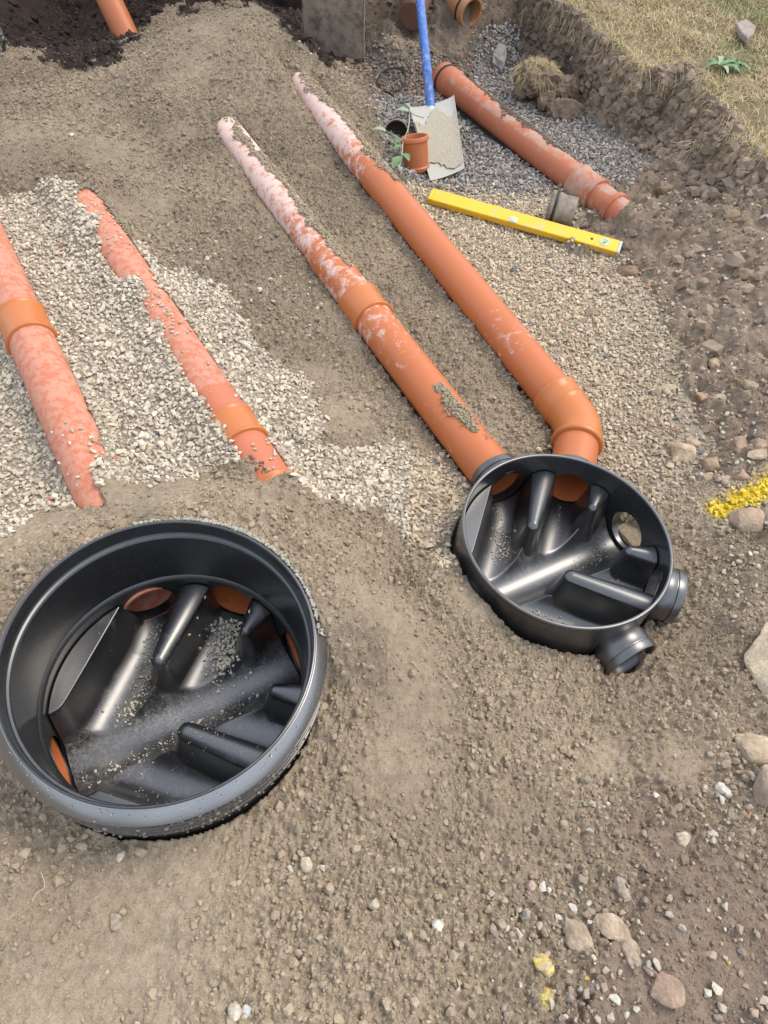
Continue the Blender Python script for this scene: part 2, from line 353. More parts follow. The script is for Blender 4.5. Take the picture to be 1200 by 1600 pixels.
def plastic(name, base, rough, dust_col, d0, d1, scale=14, extra=0.0, stain=None, scratch=False, cior=1.75, crough=.3):
    """moulded plastic under a film of dry dust; 'dust' on the mesh says how much settled where"""
    m, n, b = new_mat(name); co = objco(n)
    f = noise(n, scale, 8, .68, co); f1 = noise(n, scale*5, 5, .7, co)
    dus = attr(n, "dust").outputs["Fac"]
    s = math_(n, 'ADD', math_(n, 'MULTIPLY', f, .75), math_(n, 'MULTIPLY', f1, .25))
    s = math_(n, 'ADD', s, math_(n, 'MULTIPLY', dus, .5))
    fac = ramp(n, s, d0, d1)
    if scratch: fac = math_(n, 'MULTIPLY', fac, ramp(n, noise(n, 190, 3, .75, co), .40, .60))
    tone = mix(n, noise(n, 4, 3, .5, co), tuple(x*.9 for x in base), tuple(min(1, x*1.08) for x in base))
    if scratch:
        mp = n.nodes.new("ShaderNodeMapping"); mp.inputs["Scale"].default_value = (1, 14, 5); mp.inputs["Rotation"].default_value = (.3, .2, .9); n.links.new(co, mp.inputs[0])
        sc1 = noise(n, 26, 6, .75, mp.outputs[0])
        tone = mix(n, math_(n, 'MULTIPLY', ramp(n, sc1, .60, .74), .22+extra), tone, dust_col)
        sp = n.nodes.new("ShaderNodeTexVoronoi"); sp.inputs["Scale"].default_value = 330; n.links.new(co, sp.inputs["Vector"])
        spk = math_(n, 'MULTIPLY', ramp(n, sp.outputs["Distance"], .13, .2, (1, 1, 1, 1), (0, 0, 0, 1)), ramp(n, f, .42, .62))
        tone = mix(n, math_(n, 'MULTIPLY', spk, .55), tone, dust_col)
    if stain is not None:
        tone = mix(n, ramp(n, noise(n, 9, 6, .7, co), .5, .7), tone, stain)
    c = mix(n, math_(n, 'MULTIPLY', fac, .9), tone, dust_col)
    n.links.new(c, b.inputs["Base Color"])
    if scratch: b.inputs["Specular IOR Level"].default_value = .8; b.inputs["Coat Weight"].default_value = .9; b.inputs["Coat IOR"].default_value = cior; b.inputs["Coat Roughness"].default_value = crough
    r = mix(n, fac, (rough,)*3, (.85,)*3); rr = math_(n, 'ADD', r, math_(n, 'MULTIPLY', f1, .12)); n.links.new(rr, b.inputs["Roughness"])
    bump(n, b, math_(n, 'ADD', f1, math_(n, 'MULTIPLY', fac, .6)), .10, .0015)
    return m
M_orange = plastic("orange_pipe_plastic", (.47, .135, .042), .36, (.66, .50, .44), .64, .76, 34)
M_coral = plastic("coral_dusty_pipe_plastic", (.50, .150, .075), .5, (.52, .255, .175), .50, .58, 55)
M_collar = plastic("amber_collar_plastic", (.49, .155, .042), .30, (.55, .40, .30), .72, .9, 16)
M_oldpipe = plastic("weathered_pipe_plastic", (.42, .13, .06), .55, (.40, .30, .235), .56, .72, 20)
M_pot = plastic("brown_pot_plastic", (.42, .13, .045), .45, (.5, .35, .25), .7, .9, 20)
M_tan = plastic("tan_pipe_plastic", (.36, .17, .075), .5, (.4, .3, .2), .55, .8, 16)
M_inner = plastic("pipe_inside", (.42, .12, .04), .4, (.5, .38, .3), .7, .9, 20)
M_black = plastic("black_moulded_plastic", (.003, .0034, .005), .36, (.34, .33, .31), .60, .92, 13, 0, scratch=True, cior=1.8, crough=.32)
M_wall = plastic("black_wall_plastic", (.004, .0045, .006), .42, (.34, .33, .31), .62, .98, 11, 0, scratch=True, cior=1.5, crough=.22)
M_flange = plastic("black_rim_plastic", (.006, .007, .010), .40, (.34, .33, .31), .66, 1.0, 11, 0, scratch=True, cior=3.0, crough=.20)
M_black2 = plastic("black_ring_plastic", (.005, .006, .009), .42, (.34, .33, .31), .66, 1.0, 11, 0, scratch=True)
M_grey = plastic("grey_dirty_plastic", (.11, .09, .075), .6, (.34, .28, .22), .4, .62, 22)
M_rubber, _n, _b = new_mat("black_rubber"); _b.inputs["Base Color"].default_value = (.012, .012, .012, 1); _b.inputs["Roughness"].default_value = .55
_f = noise(_n, 60, 4); bump(_n, _b, _f, .2, .001)
def simple(name, col, rough=.6, metal=0, var=.2, scale=20, bs=.2, spot=None):
    m, n, b = new_mat(name); co = objco(n); f = noise(n, scale, 6, .65, co)
    c = mix(n, f, tuple(x*(1-var) for x in col), tuple(min(1, x*(1+var)) for x in col))
    if spot: c = mix(n, ramp(n, noise(n, scale*1.7, 7, .72, co), spot[1], spot[2]), c, spot[0])
    n.links.new(c, b.inputs["Base Color"]); b.inputs["Roughness"].default_value = rough; b.inputs["Metallic"].default_value = metal
    bump(n, b, f, bs, .002); return m
M_yellow = simple("yellow_painted_aluminium", (.76, .45, .018), .45, 0, .09, 14, .05, ((.50, .40, .20), .54, .66))
M_steel = simple("scuffed_steel", (.50, .54, .54), .45, .3, .08, 10, .05)
M_blade = simple("sand_coated_steel", (.36, .35, .31), .6, .2, .15, 9, .1)
M_crust = simple("dried_sand_on_steel", (.34, .30, .23), .95, 0, .22, 70, .8)
M_blue = simple("worn_blue_paint", (.045, .13, .40), .5, 0, .15, 30, .1, ((.20, .26, .42), .49, .60))
M_vial = simple("green_vial", (.42, .50, .24), .15, 0, .05, 10, .0)
M_vialring = simple("grey_vial_ring", (.45, .47, .42), .4, 0, .05, 30, .0)
M_hole_shade = simple("recess_shade_fill", (.02, .02, .015), .8, 0, .1, 30, .0)  # flat near-black colour standing in for the shade inside holes
M_conc = simple("old_concrete", (.22, .175, .13), .95, 0, .4, 12, 1.0, ((.11, .082, .058), .46, .60))
M_leaf = simple("weed_leaf", (.10, .19, .07), .5, 0, .25, 40, .1)
M_leafpale = simple("pale_leaf", (.26, .34, .22), .6, 0, .25, 40, .1)
M_stem = simple("pale_stem", (.30, .33, .20), .6, 0, .15, 40, .1)
m_, n_, b_ = new_mat("dry_grass"); n_.links.new(attr(n_, "col").outputs["Color"], b_.inputs["Base Color"]); b_.inputs["Roughness"].default_value = .75
M_grass = m_

# ------------------------------------------------------------------ object helpers
C = sc.collection
def mesh(name, V, F, mat, smooth=True, col=None, dust=None, sharp=None):
    me = bpy.data.meshes.new(name); V = np.asarray(V, np.float32)
    if isinstance(F, np.ndarray):
        k = F.shape[1]; me.vertices.add(len(V)); me.vertices.foreach_set("co", V.ravel())
        me.loops.add(F.size); me.loops.foreach_set("vertex_index", F.ravel().astype(np.int32))
        me.polygons.add(len(F)); me.polygons.foreach_set("loop_start", np.arange(0, F.size, k, dtype=np.int32))
        me.polygons.foreach_set("use_smooth", np.full(len(F), smooth)); me.update(calc_edges=True)
    else:
        me.from_pydata([tuple(map(float, v)) for v in V], [], F); me.polygons.foreach_set("use_smooth", [smooth]*len(me.polygons)); me.update()
    if col is not None:
        a = me.color_attributes.new("col", 'FLOAT_COLOR', 'POINT'); cc = np.ones((len(V), 4), np.float32); cc[:, :3] = col; a.data.foreach_set("color", cc.ravel())
    a = me.attributes.new("dust", 'FLOAT', 'POINT')
    a.data.foreach_set("value", np.zeros(len(V), np.float32) if dust is None else np.broadcast_to(np.asarray(dust, np.float32), (len(V),)).copy())
    me.materials.append(mat)
    if sharp is not None: me.set_sharp_from_angle(angle=math.radians(sharp))
    return me
def link(name, me, parent=None, loc=None):
    o = bpy.data.objects.new(name, me); C.objects.link(o)
    if parent is not None: o.parent = parent
    if loc is not None: o.location = loc
    return o
def thing(name, label, cat, loc=(0, 0, 0), group=None):
    o = bpy.data.objects.new(name, None); C.objects.link(o); o.location = loc; o.empty_display_size = .05
    return tag(o, label, cat, group)
def tag(o, label, cat, group=None, kind=None):
    o['label'] = label
    if cat: o['category'] = cat
    if group: o['group'] = group
    if kind: o['kind'] = kind
    return o
def part(name, V, F, mat, root, **kw):
    V = np.asarray(V, float)-np.array(root.location if root.parent is None else (root['_o'] if '_o' in root else (0, 0, 0)))
    return link(name, mesh(name, V, F, mat, **kw), root)
def sub(name, V, F, mat, parent, origin, **kw):
    return link(name, mesh(name, np.asarray(V, float)-np.array(origin), F, mat, **kw), parent)

def frame_along(line):
    T = np.gradient(line, axis=0); T /= np.linalg.norm(T, axis=1)[:, None]
    up = np.array([0, 0, 1.]); S = np.cross(T, up); n = np.linalg.norm(S, axis=1)
    S = np.where(n[:, None] < 1e-4, np.array([1., 0, 0]), S/np.maximum(n, 1e-6)[:, None])
    U = np.cross(S, T); return T, S, U
def shell(line, prof, nseg=56, f=None):
    """sweep rings: prof = list of (index into line or fraction, radius); closed loop outer+inner given in order"""
    line = np.asarray(line, float); T, S, U = frame_along(line); L = len(line)
    rings = []
    a = np.arange(nseg)*2*PI/nseg
    for t, r in prof:
        i = t*(L-1); k = min(int(i), L-2); fr = i-k
        c = line[k]*(1-fr)+line[k+1]*fr; s = S[k]*(1-fr)+S[k+1]*fr; u = U[k]*(1-fr)+U[k+1]*fr
        s /= np.linalg.norm(s); u /= np.linalg.norm(u)
        rings.append(c+r*(np.cos(a)[:, None]*s+np.sin(a)[:, None]*u))
    V = np.vstack(rings); Fa = []
    for i in range(len(rings)-1):
        for j in range(nseg):
            k = (j+1) % nseg
            Fa.append((i*nseg+j, i*nseg+k, (i+1)*nseg+k, (i+1)*nseg+j))
    return V, np.array(Fa)
def tube_prof(r, th, n, t0=0., t1=1.):
    ts = np.linspace(t0, t1, n)
    return [(t, r-th) for t in ts[::-1]]+[(t0, r)]+[(t, r) for t in ts[1:]]+[(t1, r-th)]
def linelen(line): return np.linalg.norm(np.diff(line, axis=0), axis=1).sum()
def ring_prof(line, pts):
    L = linelen(line); return [(d/L, r) for d, r in pts]
def rot_z(a): c, s = math.cos(a), math.sin(a); return np.array([[c, -s, 0], [s, c, 0], [0, 0, 1]])
def revolve(prof, n=128, closed=True):
    a = np.arange(n)*2*PI/n; V = []; Fa = []
    for r, z in prof: V.append(np.c_[r*np.cos(a), r*np.sin(a), np.full(n, z)])
    m = len(prof)
    for i in range(m if closed else m-1):
        i2 = (i+1) % m
        for j in range(n):
            k = (j+1) % n; Fa.append((i*n+j, i*n+k, i2*n+k, i2*n+j))
    return np.vstack(V), np.array(Fa)
def join(*vf):
    V = []; Fa = []; o = 0
    for v, f in vf:
        V.append(np.asarray(v, float)); Fa += [tuple(int(q)+o for q in x) for x in f]; o += len(v)
    return np.vstack(V), Fa
def bm_out(bm):
    V = np.array([v.co[:] for v in bm.verts]); bm.verts.index_update(); F_ = [tuple(v.index for v in f.verts) for f in bm.faces]; bm.free(); return V, F_
def bbox(sx, sy, sz, bev=.002, seg=2):
    bm = bmesh.new(); bmesh.ops.create_cube(bm, size=1); bmesh.ops.scale(bm, vec=(sx, sy, sz), verts=bm.verts)
    if bev: bmesh.ops.bevel(bm, geom=bm.edges[:], offset=bev, segments=seg, affect='EDGES', profile=.5)
    return bm_out(bm)

# ------------------------------------------------------------------ ground sheet (finer where one stands close)
NX, NY = 860, 1150
ty = np.linspace(0, 1, NY); gy = -.35+4.9*(.42*ty+.58*ty**1.9)
tx = np.linspace(-1, 1, NX); halfw = .85+.50*np.clip(gy+.35, 0, 5)
X = tx[None, :]*halfw[:, None]*(.75+.25*np.abs(tx[None, :])**2); Y = np.repeat(gy[:, None], NX, 1)
XY = np.c_[X.ravel(), Y.ravel()]
gz, greg, gs = ground_z(XY, True, True)
COL = {SAND: (.360, .287, .203), GRAVEL: (.36, .305, .235), PITG: (.17, .15, .13), SOIL: (.285, .218, .160), GRASS: (.24, .19, .11), DARK: (.042, .030, .025)}  # DARK: dark soil, with the hollow's shade put into its colour
def ground_col(P, reg):
    c = np.array([COL[k] for k in range(6)])[reg]
    px, py = survey(P)
    n = fbm(P[:, 0]*5, P[:, 1]*5, 61, 4)
    c = c*(1+.30*n[:, None])
    lt = lowsoil(P, px, py)[:, None]*(py > 1130)[:, None]*np.isin(reg, (SAND, SOIL))[:, None]
    c = c*(1-lt)+(np.array([.285, .215, .160])*(1+.22*n[:, None]))*lt
    # damper sand between the pipes and up the heap, paler dry crust near the viewer
    damp = np.clip((P[:, 1]-.9)/1.2, 0, 1)*(reg == SAND)
    c = c*(1-.16*damp[:, None])
    # soil and gravel get darker towards the end of the trench
    end_dark = np.clip((150-py)/110, 0, 1)*np.clip((px-520)/60, 0, 1)*np.clip((900-px)/80, 0, 1)*((reg == SOIL) | (reg == PITG))
    c = c*(1-.45*end_dark[:, None])
    return c
YP = [[(1098, 790), (1150, 766), (1215, 728), (1300, 690), (1300, 740), (1215, 772), (1160, 792), (1118, 808)], [(1182, 285), (1260, 280), (1260, 330), (1188, 322)]]
def paint_amount(P):
    """sprayed line: dense in the middle, misted at its edges"""
    px, py = survey(P); k = np.zeros(len(P)); r = np.random.default_rng(5)
    m = (px > 1060) & (py > 240) & (py < 860); Q = P[m]; n = fbm(Q[:, 0]*60, Q[:, 1]*60, 91, 3)*9; kk = np.zeros(len(Q))
    for _ in range(10):
        dx, dy = r.normal()*7, r.normal()*5
        for q in YP: kk += inpoly(px[m]+n+dx, py[m]+n+dy, q)*.1
    k[m] = np.clip(kk*1.25+fbm(Q[:, 0]*90, Q[:, 1]*90, 95, 2)*.5*(kk > 0), 0, 1); return k
def spray(P, c, col=(.70, .52, .05)):
    k = paint_amount(P)[:, None]; return c*(1-k)+np.array(col)*k
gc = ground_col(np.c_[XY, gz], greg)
gc = spray(np.c_[XY, gz], gc, (.60, .45, .05))
idx = np.arange(NX*NY).reshape(NY, NX)
Fg = np.c_[idx[:-1, :-1].ravel(), idx[:-1, 1:].ravel(), idx[1:, 1:].ravel(), idx[1:, :-1].ravel()]
fc = XY[Fg].mean(1); zr = gz[Fg].max(1)-gz[Fg].min(1); dl = np.full(len(fc), 9.)
nearL = np.where(np.abs(np.hypot(*(fc-CL).T)-.25) < .03)[0]
for ln_ in (P1, sock(CL, 78, .2, .33, .08), sock(CL, 33, .2, .33, .07), sock(CL, 213, .2, .33, .07)): dl[nearL] = np.minimum(dl[nearL], segdist(fc[nearL], ln_)[0])
Fg = Fg[~((dl < .054) & (zr > .05))]
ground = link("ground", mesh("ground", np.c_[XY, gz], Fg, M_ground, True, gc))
ground['kind'] = 'structure'; ground['label'] = 'trampled sand, gravel and brown soil of the dug-out yard'
V, Fa = bbox(80, 80, .02, 0); V[:, 2] -= .6; V[:, 1] += 20
far_g = link("surrounding_ground", mesh("surrounding_ground", V, Fa, M_ground, False, (.2, .16, .11))); far_g['kind'] = 'structure'

def surf(px, py, guess=0.):
    """ground point under a photo point"""
    z = guess
    for _ in range(25):
        p = at(px, py, z); z = .5*z+.5*float(base_h(p[None, :2])[0])
    return at(px, py, z)

# ------------------------------------------------------------------ loose stones, lumps, blades
def stone_templates(n, npts, seed, flat=.65):
    r = np.random.default_rng(seed); out = []
    for _ in range(n):
        p = r.normal(size=(npts, 3)); p /= np.linalg.norm(p, axis=1)[:, None]
        p *= r.uniform(.8, 1.05, (npts, 1)); p *= np.array([1, r.uniform(.62, .95), r.uniform(flat-.15, flat+.15)])
        bm = bmesh.new(); [bm.verts.new(q) for q in p]
        g = bmesh.ops.convex_hull(bm, input=bm.verts[:]); bmesh.ops.delete(bm, geom=[v for v in bm.verts if not v.link_faces], context='VERTS')
        bmesh.ops.triangulate(bm, faces=bm.faces[:]); V, F_ = bm_out(bm); out.append((V, np.array(F_)))
    return out
def lump_templates(n, sub_, seed, amp=.2, flat=.75):
    r = np.random.default_rng(seed); out = []
    for _ in range(n):
        bm = bmesh.new(); bmesh.ops.create_icosphere(bm, subdivisions=sub_, radius=1); V, F_ = bm_out(bm)
        k = r.normal(size=(5, 3))*1.6; ph = r.uniform(0, 6.3, 5)
        d = sum(np.sin(V@k[i]+ph[i]) for i in range(5))/5
        V = V*(1+amp*1.6*d[:, None]+r.normal(size=(len(V), 1))*amp*.35); V *= np.array([1, r.uniform(.7, 1), flat*r.uniform(.8, 1.15)])
        out.append((V, np.array(F_)))
    return out
def scatter(templates, P, size, col, tilt=.5, seed=1):
    r = np.random.default_rng(seed); n = len(P); which = r.integers(0, len(templates), n)
    Vs, Fs, Cs = [], [], []; off = 0
    for t, (tv, tf) in enumerate(templates):
        m = np.where(which == t)[0]
        if not len(m): continue
        k = len(m); a = r.uniform(0, 2*PI, k); b = r.normal(size=k)*tilt; c = r.normal(size=k)*tilt
        ca, sa, cb, sb, cc, sc_ = np.cos(a), np.sin(a), np.cos(b), np.sin(b), np.cos(c), np.sin(c)
        Rz = np.zeros((k, 3, 3)); Rz[:, 0, 0] = ca; Rz[:, 0, 1] = -sa; Rz[:, 1, 0] = sa; Rz[:, 1, 1] = ca; Rz[:, 2, 2] = 1
        Rx = np.zeros((k, 3, 3)); Rx[:, 0, 0] = 1; Rx[:, 1, 1] = cb; Rx[:, 1, 2] = -sb; Rx[:, 2, 1] = sb; Rx[:, 2, 2] = cb
        Ry = np.zeros((k, 3, 3)); Ry[:, 1, 1] = 1; Ry[:, 0, 0] = cc; Ry[:, 0, 2] = sc_; Ry[:, 2, 0] = -sc_; Ry[:, 2, 2] = cc
        R = Rx@Ry@Rz
        V = np.einsum('kij,vj->kvi', R, tv)*size[m][:, None, None]+P[m][:, None, :]
        Vs.append(V.reshape(-1, 3)); Fs.append((tf[None]+(np.arange(k)*len(tv))[:, None, None]+off).reshape(-1, 3))
        Cs.append(np.repeat(col[m], len(tv), 0)); off += k*len(tv)
    return np.vstack(Vs), np.vstack(Fs), np.vstack(Cs)
HOL = [(P1, .0), (P2, .0), (P3, 0), (P4, 0), (OLD, 0)]
def clear_of_things(P, size):
    """not inside pipes or chambers"""
    ok = np.ones(len(P), bool)
    for line in (P1, P2[3:], P3, P4, OLD, *SOCKS):
        d, z, sg = segdist(P[:, :2], line)
        ok &= ~((d < .055+size*.2) & (np.abs(P[:, 2]-z) < np.sqrt(np.clip((.056+size*.3)**2-d*d, 0, 1))+.0) | ((d < .05) & (P[:, 2] < z)))
    for c, r in ((CR, .236), (CL, .256)): ok &= np.hypot(P[:, 0]-c[0], P[:, 1]-c[1]) > r
    return ok
def grid_points(x0, x1, y0, y1, s, seed):
    r = np.random.default_rng(seed); gx, gy_ = np.meshgrid(np.arange(x0, x1, s), np.arange(y0, y1, s))
    P = np.c_[gx.ravel(), gy_.ravel()]+r.uniform(-.5, .5, (gx.size, 2))*s
    px, py = survey(np.c_[P, np.zeros(len(P))]); m = (px > -300) & (px < 1480) & (py > -130) & (py < 1800)
    return P[m]

def make_gravel(name, reg_ids, s, smin, smax, cols, seed, label, prob=1., templates=None, where=None, sink=.0):
    P = grid_points(-2.2, 2.6, -.12, 4.2, s, seed); h, reg, sm_ = ground_z(P, False, True)
    r = np.random.default_rng(seed+1)
    sg = np.where((P[:, 0] > .1) & (P[:, 1] > 1.2), .035, .007)[:, None]; reg = np.where(sg[:, 0] > .01, region(np.c_[P+r.normal(size=P.shape)*sg, h]), reg)   # strays cross the edge
    m = np.isin(reg, reg_ids) & (r.random(len(P)) < prob)
    if where is not None: m &= where(np.c_[P, h], r)
    P, h = P[m], h[m]; size = r.uniform(smin, smax, len(P))*r.choice([.6, .8, 1, 1, 1.2, 1.5], len(P))
    Q = np.c_[P, h+size*.25+r.uniform(-.25, .35, len(P))*size-sink]
    ok = clear_of_things(Q, size); Q, size = Q[ok], size[ok]
    cols = np.array(cols); c = cols[r.integers(0, len(cols), len(Q))]*r.uniform(.8, 1.15, (len(Q), 1))
    return Q, size, c
TS = stone_templates(26, 12, 5)
light = [(.60, .52, .40), (.57, .49, .375), (.54, .475, .37), (.64, .57, .455), (.49, .41, .305), (.56, .485, .38), (.44, .375, .285)]
lw = lambda P, r: np.ones(len(P), bool)
Q, S_, c_ = make_gravel("gravel", [GRAVEL], .0090, .0048, .0088, light, 100, '')
# the strip on the right is browner than the fresh heap on the left
px, py = survey(Q); br = (px > 640) & (py < 1000)
c_[br] *= np.array([.92, .865, .79]); c_[br] *= (1-.25*np.clip((px[br]-950)/150, 0, 1))[:, None]
rd = rng.random(len(Q)); c_[rd < .003] = (.45, .16, .09); c_[(rd > .003) & (rd < .008)] = (.13, .14, .16)
c_ = spray(Q, c_)
V, Fa, Cc = scatter(TS, Q, S_, c_, .36, 3)
tag(link("gravel", mesh("gravel", V, Fa, M_stone, False, Cc)), 'pale angular gravel bedding around the orange pipes', None, None, 'stuff')
pitc = [(.30, .275, .25), (.34, .315, .285), (.25, .23, .21), (.40, .37, .335), (.28, .24, .20)]
Q, S_, c_ = make_gravel("pit", [PITG], .0125, .0065, .011, pitc, 200, '')
px, py = survey(Q); c_[(px > 1100)] *= np.array([1.35, 1.28, 1.15])
soilmix = (px < 740) & (py < 150); c_[soilmix] *= np.array([.8, .66, .55])
c_ = spray(Q, c_)
V, Fa, Cc = scatter(TS, Q, S_, c_, .5, 4)
tag(link("pit_gravel", mesh("pit_gravel", V, Fa, M_stone, False, Cc)), 'grey gravel on the floor of the pit under the old pipe', None, None, 'stuff')

# sand lumps
def crumb_templates(n, npts, seed, flat):
    """knobbly lumps: hull of points, faceted once more and worn"""
    r = np.random.default_rng(seed); out = []
    for V, F_ in stone_templates(n, npts, seed, flat):
        V = V*(1+.10*r.normal(size=(len(V), 1))); out.append((V, F_))
    return out
TL = crumb_templates(20, 30, 9, .75); TLs = crumb_templates(20, 14, 10, .78)
def lumps(s, smin, smax, prob, seed, tl, nm, label, big=False):
    P = grid_points(-2.0, 2.2, -.12, 4.0, s, seed); h, reg, sm_ = ground_z(P, False, True); r = np.random.default_rng(seed+1)
    dens = np.clip(1.2-sm_*1.25, .12, 1)*np.clip(.95+fbm(P[:, 0]*7, P[:, 1]*7, seed, 3)*1.1, .1, 1)
    if nm == 'fine': dens = np.where(P[:, 1] < 1.25, 1., .25)
    near = np.hypot(P[:, 0]-CL[0], P[:, 1]-CL[1])
    m = ((reg == SAND) & (r.random(len(P)) < prob*dens) | (reg == SOIL) & (P[:, 1] < 1.0) & (r.random(len(P)) < prob*.45)); P, h = P[m], h[m]
    size = smin+(smax-smin)*r.random(len(P))**2.2
    Q = np.c_[P, h+size*r.uniform(-.2, .6, len(P))]
    ok = clear_of_things(Q, size); Q, size = Q[ok], size[ok]
    c = spray(Q, ground_col(Q, np.zeros(len(Q), int)))*r.uniform(.84, 1.14, (len(Q), 1))
    return scatter(tl, Q, size, c, .5, seed)
L3 = [lumps(.0056, .0013, .0032, .9, 300, TLs, '', ''), lumps(.0088, .0026, .0058, .92, 310, TLs, '', ''), lumps(.017, .0048, .0100, .50, 320, TL, '', ''), lumps(.0050, .0007, .0018, .55, 330, TLs, 'fine', '')]
def merge(parts):
    off = np.cumsum([0]+[len(p[0]) for p in parts]); return np.vstack([p[0] for p in parts]), np.vstack([p[1]+off[i] for i, p in enumerate(parts)]), np.vstack([p[2] for p in parts])
V, Fx, Cx = merge(L3)
tag(link("sand_lumps", mesh("sand_lumps", V, Fx, M_clump, False, Cx)), 'crumbly lumps of damp sand over the whole yard', None, None, 'stuff')

# soil lumps and pebbles in the brown ground and on the bank
TSOIL = [(V_*(1+.0), F_) for V_, F_ in crumb_templates(24, 22, 55, .8)]
def soilbits():
    out = []
    for s, a, b, pr, seed, tl in ((.009, .0018, .005, .6, 390, TLs), (.016, .004, .010, .7, 400, TSOIL), (.040, .010, .026, .6, 420, TSOIL), (.10, .022, .048, .45, 430, TSOIL)):
        P = grid_points(-2.0, 2.6, -.12, 4.3, s, seed); h, reg, sm_ = ground_z(P, False, True); r = np.random.default_rng(seed+1)
        px, py = survey(np.c_[P, h]); low = (py > 1100)
        pr_ = np.where(low, pr*.6, pr)*np.clip(.6+fbm(P[:, 0]*5, P[:, 1]*5, seed, 3)*1.4, .05, 1)
        m = np.isin(reg, (SOIL, DARK)) & (r.random(len(P)) < pr_)
        P, h, reg, low = P[m], h[m], reg[m], low[m]; size = a+(b-a)*r.random(len(P))**1.8; size[low] *= .5; size = np.minimum(size, np.where(low, .012, 1)); size = np.where((reg == DARK), np.minimum(size, .03), size)
        Q = np.c_[P, h+size*r.uniform(-.4, .3, len(P))]; ok = clear_of_things(Q, size)
        Q, size, reg = Q[ok], size[ok], reg[ok]
        c = ground_col(Q, reg)*r.uniform(.8, 1.2, (len(Q), 1))
        out.append(scatter(tl, Q, size, c, .6, seed))
    return merge(out)
V, Fx, Cx = soilbits()
def face_lumps():
    """clods standing in the cut face under the lawn"""
    r = np.random.default_rng(440); n = 5200; i = r.integers(1, len(EW)-2, n); t = r.random(n)[:, None]
    seg = EW[i]*(1-t)+EW[i+1]*t; d = (EW[i+1]-EW[i])[:, :2]; d /= np.linalg.norm(d, axis=1)[:, None]; nrm = np.c_[d[:, 1], -d[:, 0]]
    off = r.uniform(-.02, 1.3, n)*EWID[i]; P = seg[:, :2]+nrm*off[:, None]; h = ground_z(P, False)
    size = .004+.030*r.random(n)**2.6; Q = np.c_[P, h+size*r.uniform(-.5, .25, n)]
    c = ground_col(Q, np.full(n, SOIL))*r.uniform(.65, 1.1, (n, 1)); return scatter(TSOIL, Q, size, c, .8, 441)
V, Fx, Cx = merge([(V, Fx, Cx), face_lumps()])
tag(link("soil_lumps", mesh("soil_lumps", V, Fx, M_clump, False, Cx)), 'crumbled brown soil on the bank and at the right', None, None, 'stuff')

# stray chippings on sand and soil
def strays():
    P = grid_points(-1.8, 2.4, -.12, 4.2, .0145, 500); h, reg, sm_ = ground_z(P, False, True); r = np.random.default_rng(501)
    px, py = survey(np.c_[P, h]); p = np.full(len(P), .004)
    def blob(x, y, rx, ry, a): nonlocal p; p = np.maximum(p, a*np.exp(-(((px-x)/rx)**2+((py-y)/ry)**2)))
    for b in ((900, 1440, 120, 60, .9), (815, 1430, 50, 45, .9), (930, 1540, 80, 90, .9), (470, 1345, 45, 25, .25), (1130, 1280, 60, 70, .7), (1150, 900, 60, 60, .5), (1180, 1580, 60, 60, .8), (470, 1340, 50, 30, .12), (270, 390, 45, 22, .7),
              (320, 395, 35, 15, .6), (455, 460, 45, 25, .5), (460, 515, 40, 12, .5), (1150, 600, 120, 200, .4), (1050, 450, 80, 60, .5), (1080, 300, 60, 40, .7), (1150, 450, 80, 140, .25), (600, 120, 60, 60, .5), (560, 90, 50, 30, .8), (1100, 1420, 200, 200, .30), (930, 480, 80, 60, .3),
              (1000, 1500, 200, 140, .35), (640, 1500, 400, 150, .03), (300, 1150, 320, 260, .01), (450, 830, 60, 40, .02)): blob(*b)
    p[(reg == GRAVEL) | (reg == PITG) | (reg == GRASS)] = 0; p[reg == DARK] = .5
    m = r.random(len(P)) < p; P, h, reg = P[m], h[m], reg[m]; size = .0032+.0078*r.random(len(P))**2.0
    Q = np.c_[P, h+size*.25+.003*(reg != DARK)*(P[:, 1] < 1.1)]; ok = clear_of_things(Q, size); Q, size, reg = Q[ok], size[ok], reg[ok]
    cols = np.array([(.50, .45, .37), (.44, .38, .30), (.38, .29, .22), (.57, .52, .44), (.36, .32, .27), (.42, .33, .25)])
    c = cols[r.integers(0, len(cols), len(Q))]*r.uniform(.8, 1.1, (len(Q), 1)); c[reg == DARK] *= np.array([.2, .16, .15])  # chippings in the hollow carry its shade in their colour too
    px, py = survey(Q); k = r.random(len(Q)); c[k < .008] = (.42, .15, .08)
    c[(k > .985) & (((px > 820) & (py > 1350)) | (px > 1120) & (py > 1280))] = (.62, .50, .16)
    c = spray(Q, c)
    big = stone_templates(16, 16, 77, .6)
    return scatter(big, Q, size, c, .4, 502)
V, Fx, Cx = strays()
tag(link("stray_chippings", mesh("stray_chippings", V, Fx, M_stone, False, Cx)), 'stray pale and yellow sprayed chippings on sand and soil', None, None, 'stuff')

